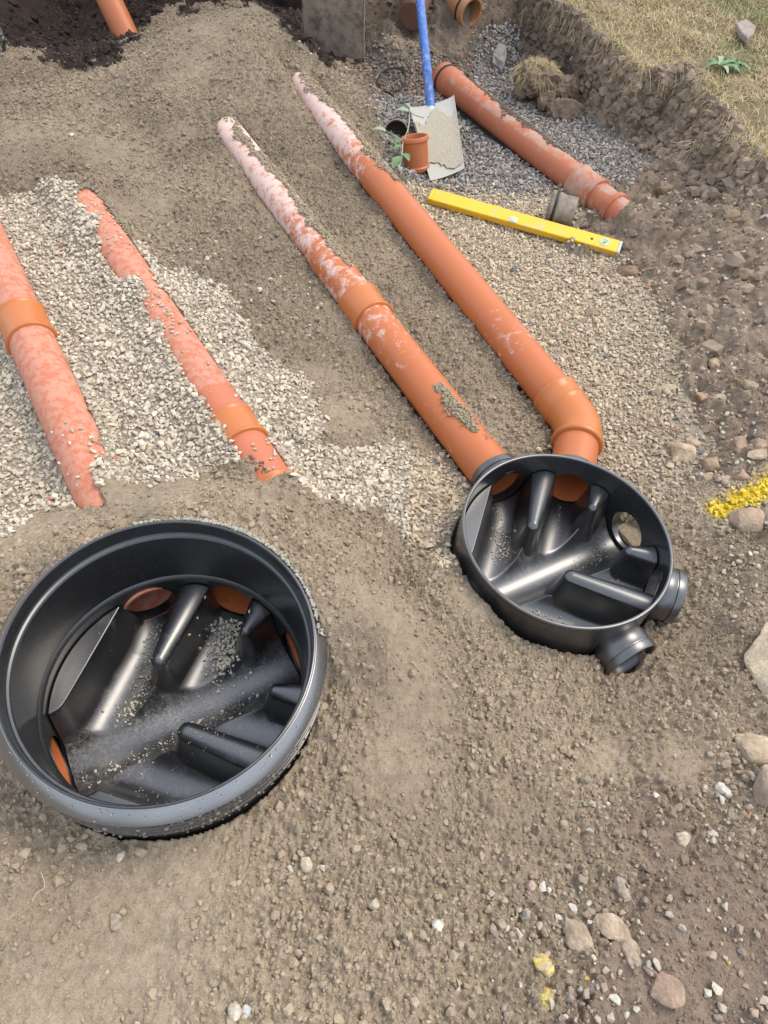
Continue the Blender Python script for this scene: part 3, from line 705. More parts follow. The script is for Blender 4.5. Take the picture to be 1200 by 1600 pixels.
# grass blades on the lawn and hanging over the bank
def blades(P, h, r, lmin, lmax, cols, lean=1.0, droop=1.0, wd=.0016):
    n = len(P); a = r.uniform(0, 2*PI, n); L = r.uniform(lmin, lmax, n); ln = r.uniform(.2, 1.2, n)*lean
    Vs = []; c = cols
    d = np.c_[np.cos(a), np.sin(a)]; sd = np.c_[-d[:, 1], d[:, 0]]
    rows = []
    for k, t in enumerate((0, .35, .7, 1.)):
        hor = d*(L*ln*t**1.3)[:, None]*.8; zz = L*(t*.75-droop*.6*ln*t*t); wd_ = wd*(1-.85*t)
        c0 = np.c_[P+hor, h+zz]
        rows.append((c0-np.c_[sd*wd_, np.zeros(n)], c0+np.c_[sd*wd_, np.zeros(n)]))
    V = np.stack([q for rr in rows for q in rr], 1)   # n,8,3
    f = np.array([(0, 1, 3, 2), (2, 3, 5, 4), (4, 5, 7, 6)])
    Fx = (f[None]+(np.arange(n)*8)[:, None, None]).reshape(-1, 4)
    return V.reshape(-1, 3), Fx, np.repeat(c, 8, 0)
def grass_cols(n, r, green):
    straw = np.array([(.54, .43, .22), (.47, .37, .19), (.60, .50, .30), (.40, .30, .15)]); gr = np.array([(.16, .20, .05), (.22, .26, .08), (.12, .17, .05)])
    c = straw[r.integers(0, 4, n)]; g = r.random(n) < green; c[g] = gr[r.integers(0, 3, n)][g]; return c*r.uniform(.75, 1.15, (n, 1))
P = grid_points(.2, 3.2, 2.4, 4.7, .0075, 600); h, reg, _s = ground_z(P, False, True); r = np.random.default_rng(601)
m = (reg == GRASS); P, h = P[m], h[m]; m = inpoly(*survey(np.c_[P, h]), [(700, -120), (1330, -120), (1330, 420), (700, 420)]); P, h = P[m], h[m]
dens = np.clip(.75+fbm(P[:, 0]*9, P[:, 1]*9, 62, 3)*1.6, .1, 1); m = r.random(len(P)) < dens; P, h = P[m], h[m]
gp = np.clip(.04+fbm(P[:, 0]*4, P[:, 1]*4, 66, 3)*1.2+(P[:, 1]-3.3)*.15, .02, .8)
V1, F1, C1 = blades(P, h-.004, r, .025, .07, grass_cols(len(P), r, gp), 1.1, .9)
# overhanging fringe along the edge
E = []
for i in range(1, len(EW)-1):
    for k in range(int(1900*np.linalg.norm(EW[i+1]-EW[i]))):
        t = random.random(); q = EW[i]*(1-t)+EW[i+1]*t; E.append((q[0]+random.gauss(0, .022), q[1]+random.gauss(.01, .022), 0))
E = np.array(E); E[:, 2] = ground_z(E[:, :2], False); E = E[(E[:, 2] > .05) & (fbm(E[:, 0]*14, E[:, 1]*14, 9, 2) > -.12)]
E = np.array(E); V2, F2, C2 = blades(E[:, :2], E[:, 2]+.006, r, .03, .10, grass_cols(len(E), r, np.full(len(E), .03)), 1.3, 2.3, .0013)
V = np.vstack([V1, V2]); Fx = np.vstack([F1, F2+len(V1)]); Cx = np.vstack([C1, C2])
tag(link("lawn_grass", mesh("lawn_grass", V, Fx, M_grass, False, Cx)), 'dry straw coloured lawn grass overhanging the dug bank', None, None, 'stuff')
#OBJECTS

# ================================================================== THINGS
def dusty(V, line, f):
    """dust amount from fraction along a run"""
    line = np.asarray(line); d = np.linalg.norm(V[:, None, :2]-line[None, ::2, :2], axis=2); t = d.argmin(1)/(len(line[::2])-1)
    return f(t, V)
def pipe_tube(root, line, mat, name="tube", f=None, n=60, th=.0035, r=PR, parent=None):
    V, Fx = shell(line, tube_prof(r, th, n), 64)
    du = dusty(V, line, f) if f else None
    return part(name, V, Fx, mat, root, dust=du, sharp=50)
def collar(root, line, d0, d1, mat, name="coupling", r=PR, rr=.0045, lip=.0035, dust=None):
    """sleeve with a rolled bead at both ends"""
    L = linelen(line); a, b = d0, d1; R = r+rr
    pr = [(a, r-.0005), (a, R+lip*.6), (a+.002, R+lip), (a+.006, R+lip), (a+.009, R), (a+.012, R-.0005), (b-.012, R-.0005), (b-.009, R), (b-.006, R+lip), (b-.002, R+lip), (b, R+lip*.6), (b, r-.0005)]
    V, Fx = shell(line, [(x/L, q) for x, q in pr], 72)
    o = part(name, V, Fx, mat, root, dust=dust, sharp=60)
    return o
def dist_of(line, px, py):
    """distance along a run of the place seen at a photo point"""
    best = None; acc = 0; z = line[0][2]
    P = survey(line); d = np.hypot(P[0]-px, P[1]-py); i = int(d.argmin())
    return linelen(line[:i+1]) if i > 0 else 0

# ---- the four drain pipes and their couplings
t1 = thing("drain_pipe", 'coral dusty drain pipe with amber coupling at the left edge, sinking into sand', 'pipe', tuple(P1[-1]), 'orange drain pipes')
pipe_tube(t1, P1, M_coral, f=lambda t, V: .0+.10*np.ones(len(V)))
d = dist_of(P1, 37, 520); collar(t1, P1, d-.055, d+.055, M_collar, rr=.005)
t2 = thing("drain_pipe", 'half buried orange drain pipe showing as a ragged strip through pale gravel', 'pipe', tuple(P2[-1]), 'orange drain pipes')
pipe_tube(t2, P2, M_coral, f=lambda t, V: np.where(t > .74, -.35, .10), n=110)
d = dist_of(P2, 375, 680); collar(t2, P2, d-.045, d+.045, M_collar, rr=.005)
d = dist_of(P2, 440, 765); collar(t2, P2, d-.016, d+.05, M_collar, name="end_socket", rr=.0045)
t3 = thing("drain_pipe", 'middle drain pipe, white dusted and sand crusted, plugged into the low black chamber', 'pipe', tuple(P3[-1]), 'orange drain pipes')
pipe_tube(t3, P3, M_orange, f=lambda t, V: np.interp(t, [0, .35, .55, .66, .8, .92, 1], [.62, .50, .30, .34, .10, .14, -.1]))
d = dist_of(P3, 572, 484); collar(t3, P3, d-.05, d+.05, M_collar, rr=.006, dust=.22)
t4 = thing("drain_pipe", 'long orange drain pipe ending in a bend behind the low black chamber', 'pipe', tuple(P4[-1]), 'orange drain pipes')
pipe_tube(t4, P4a, M_orange, f=lambda t, V: np.interp(t, [0, .3, .42, .5, .78, .86, .93, 1], [.62, .52, .2, .02, -.02, .24, .08, -.1]))
nb = len(P4f)
bl = resample(np.vstack([lin(P4a[-1]+(P4a[0]-P4a[-1])/linelen(P4a)*.075, P4f[0], 8)[:-1], P4f, lin(P4f[-1], P4f[-1]+(P4b[-1]-P4b[0])/linelen(P4b)*.018, 5)[1:]]), 60)
L = linelen(bl)
pr = [(0, PR), (0, PR+.006), (.003, PR+.0095), (.009, PR+.0095), (.012, PR+.006), (.05, PR+.006), (.053, PR+.008), (.058, PR+.008), (.062, PR+.004)]
pr += [(x, PR+.004) for x in np.linspace(.066, L-.02, 14)]+[(L-.018, PR+.007), (L-.014, PR+.0095), (L-.003, PR+.0095), (L, PR+.006), (L, PR-.004)]
pr += [(x, PR-.004) for x in np.linspace(L-.01, .05, 14)]
V, Fx = shell(bl, [(x/L, q) for x, q in pr], 72)
part("elbow", V, Fx, M_collar, t4, sharp=50, dust=-.1)
pipe_tube(t4, np.vstack([P4b[0]-(P4b[-1]-P4b[0])*.2, P4b]), M_orange, name="spigot", n=10, f=lambda t, V: np.full(len(V), -.2), r=PR-.0008)

# ---- old pipe in the pit
t5 = thing("old_drain_pipe", 'weathered dirty orange pipe lying across the pit gravel beside the turf clod', 'pipe', tuple(OLD[0]))
pipe_tube(t5, OLD, M_oldpipe, f=lambda t, V: np.interp(t, [0, .3, .5, 1], [-.05, .1, .12, .2])+np.where(V[:, 2] > -.045, .16, -.1))
Lo = linelen(OLD); pr = [(0, PR-.003), (0, PR+.004), (.004, PR+.007), (.028, PR+.007), (.032, PR+.004), (.040, PR+.0045), (.045, PR+.007), (.085, PR+.006), (.1, PR+.0005)]
V, Fx = shell(OLD, [(x/Lo, q) for x, q in pr], 64); s5 = part("socket", V, Fx, M_oldpipe, t5, sharp=50, dust=0)
V, Fx = shell(OLD, [(x/Lo, q) for x, q in [(.0325, PR), (.0325, PR+.0095), (.0395, PR+.0095), (.0395, PR)]], 64)
sub("seal_ring", V, Fx, M_rubber, s5, t5.location)
d = dist_of(OLD, 912, 278); collar(t5, OLD, d-.012, d+.105, M_oldpipe, rr=.008, lip=.005, dust=.3)
d = dist_of(OLD, 958, 322); collar(t5, OLD, d-.006, d+.014, M_oldpipe, name="collar_bead", rr=.004, lip=.005, dust=.2)

# ---- short pipes feeding the tall chamber (seen through its openings)
for az, lab in ((78, 'orange pipe end seen inside the back right opening of the tall black chamber'), (33, 'orange pipe end seen inside the right opening of the tall black chamber'), (213, 'orange pipe end seen inside the left opening of the tall black chamber')):
    ln = sock(CL, az, .2215, .34 if az == 78 else .30, .079 if az == 78 else .068); t = thing("pipe_stub", lab, 'pipe', tuple(ln[0]), 'pipe ends seen inside the tall chamber')
    pipe_tube(t, ln, M_orange, n=12, f=lambda t, V: np.full(len(V), -.2), r=PR-.002)

# ---- black inspection chambers: shared moulding
AXA = 32.0
def chamber_floor(R=.2165, bench=.045):
    nr, nth = 170, 620
    rr = np.linspace(0.0005, 1, nr)**.85*R; th = np.arange(nth)*2*PI/nth
    RR, TT = np.meshgrid(rr, th, indexing='ij'); x = (RR*np.cos(TT)).ravel(); y = (RR*np.sin(TT)).ravel()
    P = np.c_[x, y]
    def bez(p0, p1, p2, n=26):
        t = np.linspace(0, 1, n)[:, None]; return (1-t)**2*p0+2*t*(1-t)*p1+t*t*p2
    def dist(line):
        b = np.full(len(P), 9.); tt = np.zeros(len(P)); n = len(line)-1
        for i in range(n):
            p, q = line[i], line[i+1]; d = q-p; t = np.clip(((P-p)@d)/(d@d), 0, 1); dd = np.hypot(*(P-(p+t[:, None]*d)).T)
            m = dd < b; b[m] = dd[m]; tt[m] = (i+t[m])/n
        return b, tt
    def smin(a_, b_, k): m = np.minimum(a_, b_); return m-k*np.log(np.exp(-(a_-m)/k)+np.exp(-(b_-m)/k))
    def smax(a_, b_, k): return -smin(-a_, -b_, k)
    def trough(d, rad, zc, k=2.2):
        ins = zc-np.sqrt(np.clip(rad*rad-d*d, 0, 1)); lim = rad*.86; zl = zc-math.sqrt(rad*rad-lim*lim)
        return np.where(d < lim, ins, zl+(d-lim)*k)
    d, t = dist(np.array([(.24, 0), (-.24, 0)])); h = trough(d, .057, -.018, 1.8)
    br = None
    for s in (1, -1):
        for ln_ in (np.array([(.18, .18*s), (-.02, -.02*s)]), np.vstack([[(.0115, .24*s)], bez(np.array([.0105, .215*s]), np.array([.004, .176*s]), np.array([-.03, .142*s])), [(-.19, -.018*s)]])):
            d, t = dist(ln_); q = trough(d, .0525, .003-.010*t); br = q if br is None else smin(br, q, .0015)
    plateau = np.where((y < 0) & (x < -.03), -.016, -.008)
    h = smin(smin(h, br, .0022), plateau, .003)
    # rounded fins between the openings
    for p, q, w0, w1 in (((.118, .215), (-.010, .083), .030, .015), ((.215, .113), (.150, .067), .031, .013), ((.215, -.113), (.150, -.067), .031, .013), ((.118, -.215), (-.012, -.066), .026, .017)):
        p, q = np.array(p), np.array(q); v = q-p; tt = ((P-p)@v)/(v@v); tc = np.clip(tt, 0, 1); dd = np.hypot(*(P-(p+tc[:, None]*v)).T); wv = w0+(w1-w0)*tc
        top = bench-.010*(dd/wv)**2+.004*(1-tc); ridge = np.where(dd < wv, top, bench-.010-(dd-wv)*5.5+.004*(1-tc))
        h = smax(h, np.maximum(ridge, -.2), .0028)
    # flat benching left of the first branch
    sd1 = ((y-x)-.253)/math.sqrt(2); sd2 = y-.066; sdm = smin(sd1, sd2, .004); b2 = np.where(sdm > 0, bench, bench+sdm*5.0)
    h = smax(h, smin(np.maximum(b2, -.2), np.full_like(h, bench), .0025), .002)
    V = np.c_[x, y, h]; idx = np.arange(nr*nth).reshape(nr, nth)
    i2 = np.roll(idx, -1, 1)
    Fx = np.c_[idx[:-1].ravel(), idx[1:].ravel(), i2[1:].ravel(), i2[:-1].ravel()]
    V = np.vstack([V, [0, 0, h[idx[0]].mean()]]); c = len(V)-1
    # centre fan as degenerate-free quads replaced by tris is not needed: inner ring is 0.1 mm wide
    return V, Fx
HOLES = [(0, -.016), (45, 0), (87, 0), (-45, -.002), (-90, -.002), (180, -.018)]
HR = .0495
def chamber_wall(Rw=.2195, ztop=.1, zbot=-.12, th=.005):
    n = 900; zs = np.linspace(zbot, ztop, 130); a = np.arange(n)*2*PI/n
    def layer(R, inner):
        A, Z = np.meshgrid(a, zs, indexing='xy'); A = A.copy(); Z = Z.copy()
        kill = np.zeros(A.shape, bool)
        for az, hz in HOLES:
            da = (A-math.radians(az)+PI) % (2*PI)-PI; s = R*np.sin(np.clip(da, -PI/2, PI/2)); front = np.cos(da) > 0
            d = np.hypot(s, Z-hz); ok = front & (d > 1e-6) & (np.abs(d-HR) < .0013)
            sc_ = np.where(ok, HR/np.maximum(d, 1e-6), 1); s2 = s*sc_; Z = np.where(ok, hz+(Z-hz)*sc_, Z); A = np.where(ok, math.radians(az)+np.arcsin(np.clip(s2/R, -1, 1)), A)
            kill |= front & (np.hypot(s2, Z-hz) < HR-.0004)
        V = np.c_[(R*np.cos(A)).ravel(), (R*np.sin(A)).ravel(), Z.ravel()]
        idx = np.arange(A.size).reshape(A.shape); i2 = np.roll(idx, -1, 1)
        F4 = np.c_[idx[:-1].ravel(), i2[:-1].ravel(), i2[1:].ravel(), idx[1:].ravel()]
        kk = kill.ravel(); F4 = F4[~kk[F4].any(1)]
        return V, (F4[:, ::-1] if inner else F4), idx
    Vi, Fi, ix = layer(Rw, True); Vo, Fo, _ = layer(Rw+th, False); o = len(Vi)
    top = ix[-1]; t2_ = np.roll(top, -1); rim = np.c_[top, t2_, t2_+o, top+o]
    return np.vstack([Vi, Vo]), np.vstack([Fi, Fo+o, rim[:, ::-1]])
def socket_geo(az, hz, L=.054, Rw=.2195, flare=True, broken=False):
    ln = sock((0, 0), az, Rw-.0005, Rw+L, hz); T = linelen(ln)
    ro, ri = .0585, HR
    pr = [(0, ri), (.020, ri), (.024, .0555), (T-.001, .0560), (T, .0568), (T, .0600), (T-.0015, .0612), (T-.016, .0612), (T-.0175, .0592), (T-.0205, .0592), (T-.022, .0606), (.012, .0600), (.0, .0575)]
    V, Fx = shell(ln, [(min(1, x/T), q) for x, q in pr], 72); return V, Fx
FV, FF = chamber_floor(); me_floor = mesh("channel_floor", FV, FF, M_black, True, dust=0)
def dust_floor(amount, seed):
    """fines wash down to the bottom of the channels"""
    x, y, z = FV.T; n = fbm(x*22, y*22, seed, 3)
    return (np.clip((-.035-z)/.03, -1, 1)*.14+n*.22+amount).astype(np.float32)
def chamber(name, label, loc, tilt, ztop, amount, seed, rz):
    root = thing(name, label, 'drain chamber', loc, 'black drain chambers')
    n = Vector((tilt[0], tilt[1], 1)).normalized(); q = Vector((0, 0, 1)).rotation_difference(n)
    root.rotation_mode = 'QUATERNION'; root.rotation_quaternion = q @ Matrix.Rotation(math.radians(rz), 3, 'Z').to_quaternion()
    fm = me_floor.copy(); fm.attributes["dust"].data.foreach_set("value", dust_floor(amount, seed)); fm.name = "channel_floor"
    link("channel_floor", fm, root)
    V, Fx = chamber_wall(ztop=ztop); wl = link("wall", mesh("wall", V, Fx, M_wall, True, dust=-.08+amount*.4, sharp=40), root)
    if ztop > .09:
        V, Fx = revolve([(.2188, ztop-.004), (.2188, ztop+.0008), (.2205, ztop+.0022), (.2245, ztop+.0022), (.2262, ztop+.0008), (.2262, ztop-.007), (.2247, ztop-.008)], 260, False)
        link("rim", mesh("rim", V, Fx, M_black2, True, dust=.12), root)
    for az, hz in HOLES:
        V, Fx = socket_geo(az, hz); link("socket", mesh("socket", V, Fx, M_black, True, dust=-.02+amount, sharp=45), root)
    return root
cr = chamber("inspection_chamber", 'low open black plastic drain chamber with moulded channels and free sockets on its right side', (CR[0], CR[1], 0), (.045, .008), .0985, .0, 5, AXA)
cl = chamber("inspection_chamber", 'black channelled chamber base deep inside the raised ring, sprinkled with pale crumbs of dried sand', (CL[0], CL[1], .078), (.018, -.008), .064, .20, 9, AXA+1)

# broken lug lying by the low chamber
def strip(pts, th, normal=(0, 0, 1)):
    pts = np.array(pts, float); n = np.array(normal, float)*th; k = len(pts)
    V = np.vstack([pts, pts-n]); F_ = [tuple(range(k)), tuple(range(2*k-1, k-1, -1))]+[(i, i+k, (i+1) % k+k, (i+1) % k) for i in range(k)]
    return V, F_
q0 = surf(705, 915)
lug = thing("plastic_lug", 'small torn black plastic lug poking from the gravel left of the low chamber', 'plastic piece', tuple(q0))
pt = [at(a, b, q0[2]+dz) for a, b, dz in ((686, 912, .0), (702, 905, .03), (728, 900, .035), (740, 930, .03), (731, 936, .01), (722, 925, .012), (712, 921, .01), (716, 950, .0), (708, 952, .0), (700, 932, .004), (690, 922, .0))]
V, F_ = strip([p-np.array([0, 0, -.004]) for p in pt], .004); part("bracket", V, F_, M_black, lug, smooth=False, dust=.12)

# ---- raised ring round the tall chamber
RZ = .300
ring = thing("riser_ring", 'wide black plastic riser ring with broad sloping rim standing out of the sand', 'riser ring', (CL[0], CL[1], RZ))
ring.rotation_mode = 'QUATERNION'; ring.rotation_quaternion = Vector((0, 0, 1)).rotation_difference(Vector((.024, -.012, 1)).normalized())
V, Fx = revolve([(.2145, -.158), (.2165, -.154), (.2205, -.150), (.2215, -.140), (.2235, -.08), (.2255, -.034), (.2275, -.031), (.2310, -.0295), (.2325, -.027), (.2345, -.006), (.2350, -.001), (.2365, .001), (.2385, .0005), (.2392, -.002),
                 (.2392, -.159), (.2145, -.1595)], 420)
# wavering, slightly scarred mouth
a = np.arctan2(V[:, 1], V[:, 0]); V[:, 2] += np.where(V[:, 2] > -.01, .0008*np.sin(a*3+1), 0)
link("wall", mesh("wall", V, Fx, M_wall, True, dust=np.where(V[:, 2] > -.035, .05, -.10), sharp=25), ring)
V, Fx = revolve([(.2392, -.0030), (.2405, -.0036), (.2575, -.0205), (.2580, -.0215), (.2575, -.0240), (.2500, -.0265), (.2392, -.0268)], 420)
link("rim_flange", mesh("rim_flange", V, Fx, M_flange, True, dust=-.08, sharp=20), ring)
V, Fx = revolve([(.2396, -.0265), (.2465, -.0268), (.2470, -.0380), (.2560, -.0400), (.2562, -.0455), (.2475, -.0475), (.2470, -.0580), (.2550, -.0600), (.2552, -.0655), (.2470, -.0675), (.2468, -.0790), (.2545, -.0810), (.2547, -.0865), (.2468, -.0885), (.2465, -.20), (.2396, -.20)], 420)
link("ribbed_skirt", mesh("ribbed_skirt", V, Fx, M_wall, True, dust=.10, sharp=40), ring)

# ---- crumbs of dry sand inside the chambers, on rims and pipes
def floor_z(xy):      # local chamber coords
    r_ = np.hypot(xy[:, 0], xy[:, 1]); t = np.arctan2(xy[:, 1], xy[:, 0]) % (2*PI)
    i = np.clip(((r_/.2165)**(1/.85)*169).astype(int), 0, 169); j = (t/(2*PI)*620).astype(int) % 620
    return FV[i*620+j, 2]
crP, crS, crC = [], [], []
rc = np.random.default_rng(900)
def crumbs_in(root, base, trail, n, spread, smin, smax):
    bpy.context.view_layer.update(); Mi = root.matrix_world.inverted()
    trail = [at(a, b, base) for a, b in trail]
    for _ in range(n):
        t = rc.random()*(len(trail)-1); i = int(t); f = t-i; p = trail[i]*(1-f)+trail[i+1]*f
        p = p+np.array([rc.normal()*spread, rc.normal()*spread, 0]); l = Mi @ Vector(p)
        if math.hypot(l.x, l.y) > .205: continue
        s = smin+(smax-smin)*rc.random()**2; z = floor_z(np.array([[l.x, l.y]]))[0]
        g = root.matrix_world @ Vector((l.x, l.y, z+s*.4)); crP.append(tuple(g)); crS.append(s); crC.append(np.array((.66, .60, .49))*rc.uniform(.75, 1.1))
crumbs_in(cr, -.04, [(775, 770), (782, 800), (785, 830)], 110, .005, .001, .0032)
crumbs_in(cr, -.05, [(784, 825), (786, 860), (778, 868)], 190, .010, .0012, .0042)
crumbs_in(cr, -.045, [(877, 785), (874, 830)], 60, .003, .0006, .0016)
crumbs_in(cr, -.05, [(830, 955), (850, 962), (880, 972)], 120, .006, .001, .004)
crumbs_in(cr, -.05, [(925, 868), (945, 850), (955, 842)], 90, .012, .0008, .0028)
crumbs_in(cr, -.05, [(950, 908), (970, 914)], 60, .006, .001, .0025)
crumbs_in(cr, -.06, [(850, 900), (900, 880), (920, 870)], 40, .012, .0008, .0025)
crumbs_in(cl, .03, [(240, 985), (235, 1030), (215, 1090), (185, 1125)], 330, .011, .001, .0045)
crumbs_in(cl, .03, [(365, 965), (350, 1000), (345, 1050)], 620, .018, .001, .0062)
crumbs_in(cl, .02, [(300, 930), (310, 945)], 220, .010, .001, .003)
crumbs_in(cl, .02, [(400, 960), (425, 985)], 180, .010, .001, .003)
crumbs_in(cl, .01, [(110, 1235), (200, 1190), (300, 1140), (420, 1070)], 260, .014, .0008, .0036)
crumbs_in(cl, .02, [(130, 1060), (300, 1150), (420, 1100), (200, 1230), (300, 1220)], 420, .05, .0006, .0018)
for a, b, s in ((183, 1197, .006), (147, 1204, .005), (180, 1204, .004), (296, 1132, .0085), (311, 1127, .0075), (402, 1085, .005), (345, 1110, .005)): crumbs_in(cl, .012, [(a, b), (a+1, b)], 1, .0005, s, s*1.05)
# on the ring's rim
for a0, a1, n, rr_, s1 in ((12, 95, 900, .2445, .0050), (60, 115, 240, .2430, .0055), (110, 150, 50, .2405, .003), (-110, -20, 26, .243, .003), (150, 250, 30, .241, .002)):
    for _ in range(n):
        a = math.radians(rc.uniform(a0, a1)); s = .0010+(s1-.001)*rc.random()**2; rr = rr_+abs(rc.normal())*.006
        z = -.002-(max(rr-.2405, 0))*.95
        g = ring.matrix_world @ Vector((0, 0, 0)) if False else None
        bp = Vector((math.cos(a)*rr, math.sin(a)*rr, z+s*.4)); bpy.context.view_layer.update() if _ == 0 else None
        g = ring.matrix_world @ bp; crP.append(tuple(g)); crS.append(s); crC.append(np.array((.47, .43, .35))*rc.uniform(.7, 1.1))
for _ in range(210):   # lodged between the ribs at the front
    a = math.radians(rc.normal(-62, 26)); s = .0012+.004*rc.random()**2; zz = rc.choice([-.037, -.057, -.078, -.095]); g = ring.matrix_world @ Vector((math.cos(a)*.2535, math.sin(a)*.2535, zz+rc.normal()*.002)); crP.append(tuple(g)); crS.append(s); crC.append(np.array((.36, .31, .24))*rc.uniform(.5, 1.1))
# sand clinging to the pipes: (run, from px, to px, angle centre, half width, count)
def crust(line, pa, pb, ac, aw, n, smax=.0070, col=(.36, .295, .205), taper=True):
    da, db = dist_of(line, *pa), dist_of(line, *pb); T, S, U = frame_along(line); L = linelen(line)
    for _ in range(n):
        f = rc.random(); d = da+(db-da)*f; i = min(int(d/L*(len(line)-1)), len(line)-2); fr = d/L*(len(line)-1)-i
        nz = fbm(np.array([d*22.]), np.array([ac*1.]), 5, 4)[0]; wob = aw*(.66+1.3*nz)*(math.sin(PI*min(max(f, .06), .94))**.5 if taper else 1)
        a = math.radians(ac+rc.uniform(-1, 1)*wob); s = .0012+(smax-.0012)*rc.random()**2.4; ac_ = ac+14*fbm(np.array([d*30.]), np.array([ac+7.]), 6, 3)[0]+rc.normal()*3; a = math.radians(ac_+rc.uniform(-1, 1)*wob)
        p = line[i]*(1-fr)+line[i+1]*fr+(PR+s*rc.uniform(-.2, .9))*(math.cos(a)*S[i]+math.sin(a)*U[i]); crP.append(tuple(p)); crS.append(s); crC.append(np.array(col)*rc.uniform(.85, 1.12))
# the side vector S points to the right of travel (travelling down the picture that is the viewer's left)
RS = 180  # degrees of the viewer's right side
crust(P3, (368, 225), (418, 280), 92, 34, 1500); crust(P3, (400, 262), (470, 345), 114, 24, 1950); crust(P3, (455, 330), (550, 430), 110, 24, 2850); crust(P3, (340, 195), (370, 215), 110, 50, 260)
crust(P3, (692, 612), (748, 684), 92, 27, 1650); crust(P3, (700, 690), (760, 700), 118, 20, 60, .004)
crust(P4a, (470, 130), (520, 185), 100, 36, 1650); crust(P4a, (500, 165), (560, 240), 112, 26, 1800); crust(P4a, (545, 215), (615, 300), 110, 26, 2550)
crust(OLD, (770, 165), (880, 250), 108, 26, 1950, .006, (.20, .16, .12)); crust(OLD, (730, 140), (830, 210), 120, 22, 900, .006, (.17, .135, .10)); crust(OLD, (785, 180), (800, 195), 110, 60, 160, .006, (.15, .12, .09))
crP, crS, crC = np.array(crP), np.array(crS), np.array(crC)
V, Fx, Cx = scatter(TLs, crP, crS, crC, 1.0, 901)
tag(link("sand_crumbs", mesh("sand_crumbs", V, Fx, M_clump, True, Cx)), 'dried sand crumbs stuck on pipes, rims and chamber channels', None, None, 'stuff')
# loose chippings fallen on the half buried pipes
gp_, gs_, gcl = [], [], []
for line, pa, pb, n in ((P2, (190, 400), (440, 770), 30), (P2, (150, 340), (215, 410), 70), (P2, (235, 490), (300, 545), 90), (P1, (90, 700), (140, 790), 22), (P2, (390, 720), (450, 770), 30)):
    da, db = dist_of(line, *pa), dist_of(line, *pb); T, S, U = frame_along(line); L = linelen(line)
    for _ in range(n):
        d = rc.uniform(da, db); i = min(int(d/L*(len(line)-1)), len(line)-2); a = math.radians(rc.normal(90, 40)); s = rc.uniform(.0025, .007)
        gp_.append(line[i]+(PR+s*.45)*(math.cos(a)*S[i]+math.sin(a)*U[i])); gs_.append(s); gcl.append(np.array(light[rc.integers(0, 7)])*rc.uniform(.85, 1.1))
V, Fx, Cx = scatter(TS, np.array(gp_), np.array(gs_), np.array(gcl), .6, 903)
tag(link("chippings_on_pipes", mesh("chippings_on_pipes", V, Fx, M_stone, False, Cx)), 'loose pale chippings fallen on top of the half buried pipes', None, None, 'stuff')

# ---- spirit level
LZ = -.075; A_, B_ = at(672, 306, LZ+.012), at(969, 390, LZ-.012); mid = (A_+B_)/2
lv = thing("spirit_level", 'yellow box section spirit level lying on the gravel beside the old pipe', 'spirit level', tuple(mid))
dv = B_-A_; Ll = np.linalg.norm(dv); yaw = math.atan2(dv[1], dv[0]); lv.rotation_euler = (math.radians(14), -math.asin(dv[2]/Ll), yaw)
HW, HH = .0125, .0265       # lies on its side: wide face up
V, F_ = bbox(Ll-.02, HH*2, HW*2, .002); link("body", mesh("body", V, F_, M_yellow, False), lv)
for s in (-1, 1):
    V, F_ = bbox(.0105, HH*2+.001, HW*2+.001, .003); V[:, 0] += s*(Ll/2-.0048); link("end_cap", mesh("end_cap", V, F_, M_vialring if s > 0 else M_yellow, False), lv)
    V, F_ = bbox(Ll-.022, .0016, HW*2-.004, .0004); V[:, 1] += s*(HH+.0002); link("edge_strip", mesh("edge_strip", V, F_, M_yellow, False), lv)
def disc(r, h, n=40, bev=.0008):
    return revolve([(.0001, 0), (r-bev, 0), (r, -bev), (r, -h), (.0001, -h)], n)
def putmesh(name, V, F_, mat, parent, loc, **kw):
    o = link(name, mesh(name, V, F_, mat, **kw), parent); o.location = loc; return o
e1 = Ll/2-.058
vr = putmesh("vial_ring", *revolve([(.011, 0), (.0125, .0016), (.0165, .0016), (.018, 0), (.018, -.002), (.011, -.002)], 44), M_vialring, lv, (e1, 0, HW+.0004))
o = putmesh("vial", *disc(.0112, .002), M_vial, vr, (0, 0, .0006)); V, F_ = bbox(.012, .0055, .003, .001); putmesh("bubble_tube", V@rot_z(.9).T, F_, simple("vial_green_dark", (.16, .30, .10), .2), vr, (0, 0, .0015))
putmesh("hang_hole_shade", *disc(.005, .002), M_hole_shade, lv, (e1-.045, 0, HW+.0012))  # dark disc on the face, painted shade of the hole
V, F_ = bbox(.030, .026, .004, .001); vw = putmesh("vial_window", V, F_, M_vialring, lv, (-.035, -HH+.012, HW+.0002))
V, F_ = bbox(.019, .012, .004, .0015); putmesh("vial", V, F_, M_vial, vw, (0, -.004, .001))

# ---- shovel
tipA, tipB, hB, hA = at(672, 282, -.095), at(726, 262, -.095), at(708, 158, -.045), at(638, 176, -.045)
ctr = (tipA+tipB+hA+hB)/4
sh = thing("shovel", 'square mouth steel shovel with worn blue shaft, blade caked with dry sand', 'shovel', tuple(ctr))
nu, nv = 70, 100; V = []
for j in range(nv+1):
    v = j/nv
    for i in range(nu+1):
        u = i/nu; p = (hA*(1-u)+hB*u)*(1-v)+(tipA*(1-u)+tipB*u)*v
        dish = -.009*math.sin(PI*u)**.8*(1-.25*v); edge = .006*(abs(2*u-1)**8)*(1-v)**.5
        step = .0 if v > .02 else 0
        toward = .018*math.sin(PI*u)*(1 if v < .02 else 0)
        V.append(p+np.array([0, 0, dish+edge+.02*(1-v)]))
V = np.array(V); n_top = len(V); V2 = V-np.array([0, 0, .003]); idx = np.arange(n_top).reshape(nv+1, nu+1)
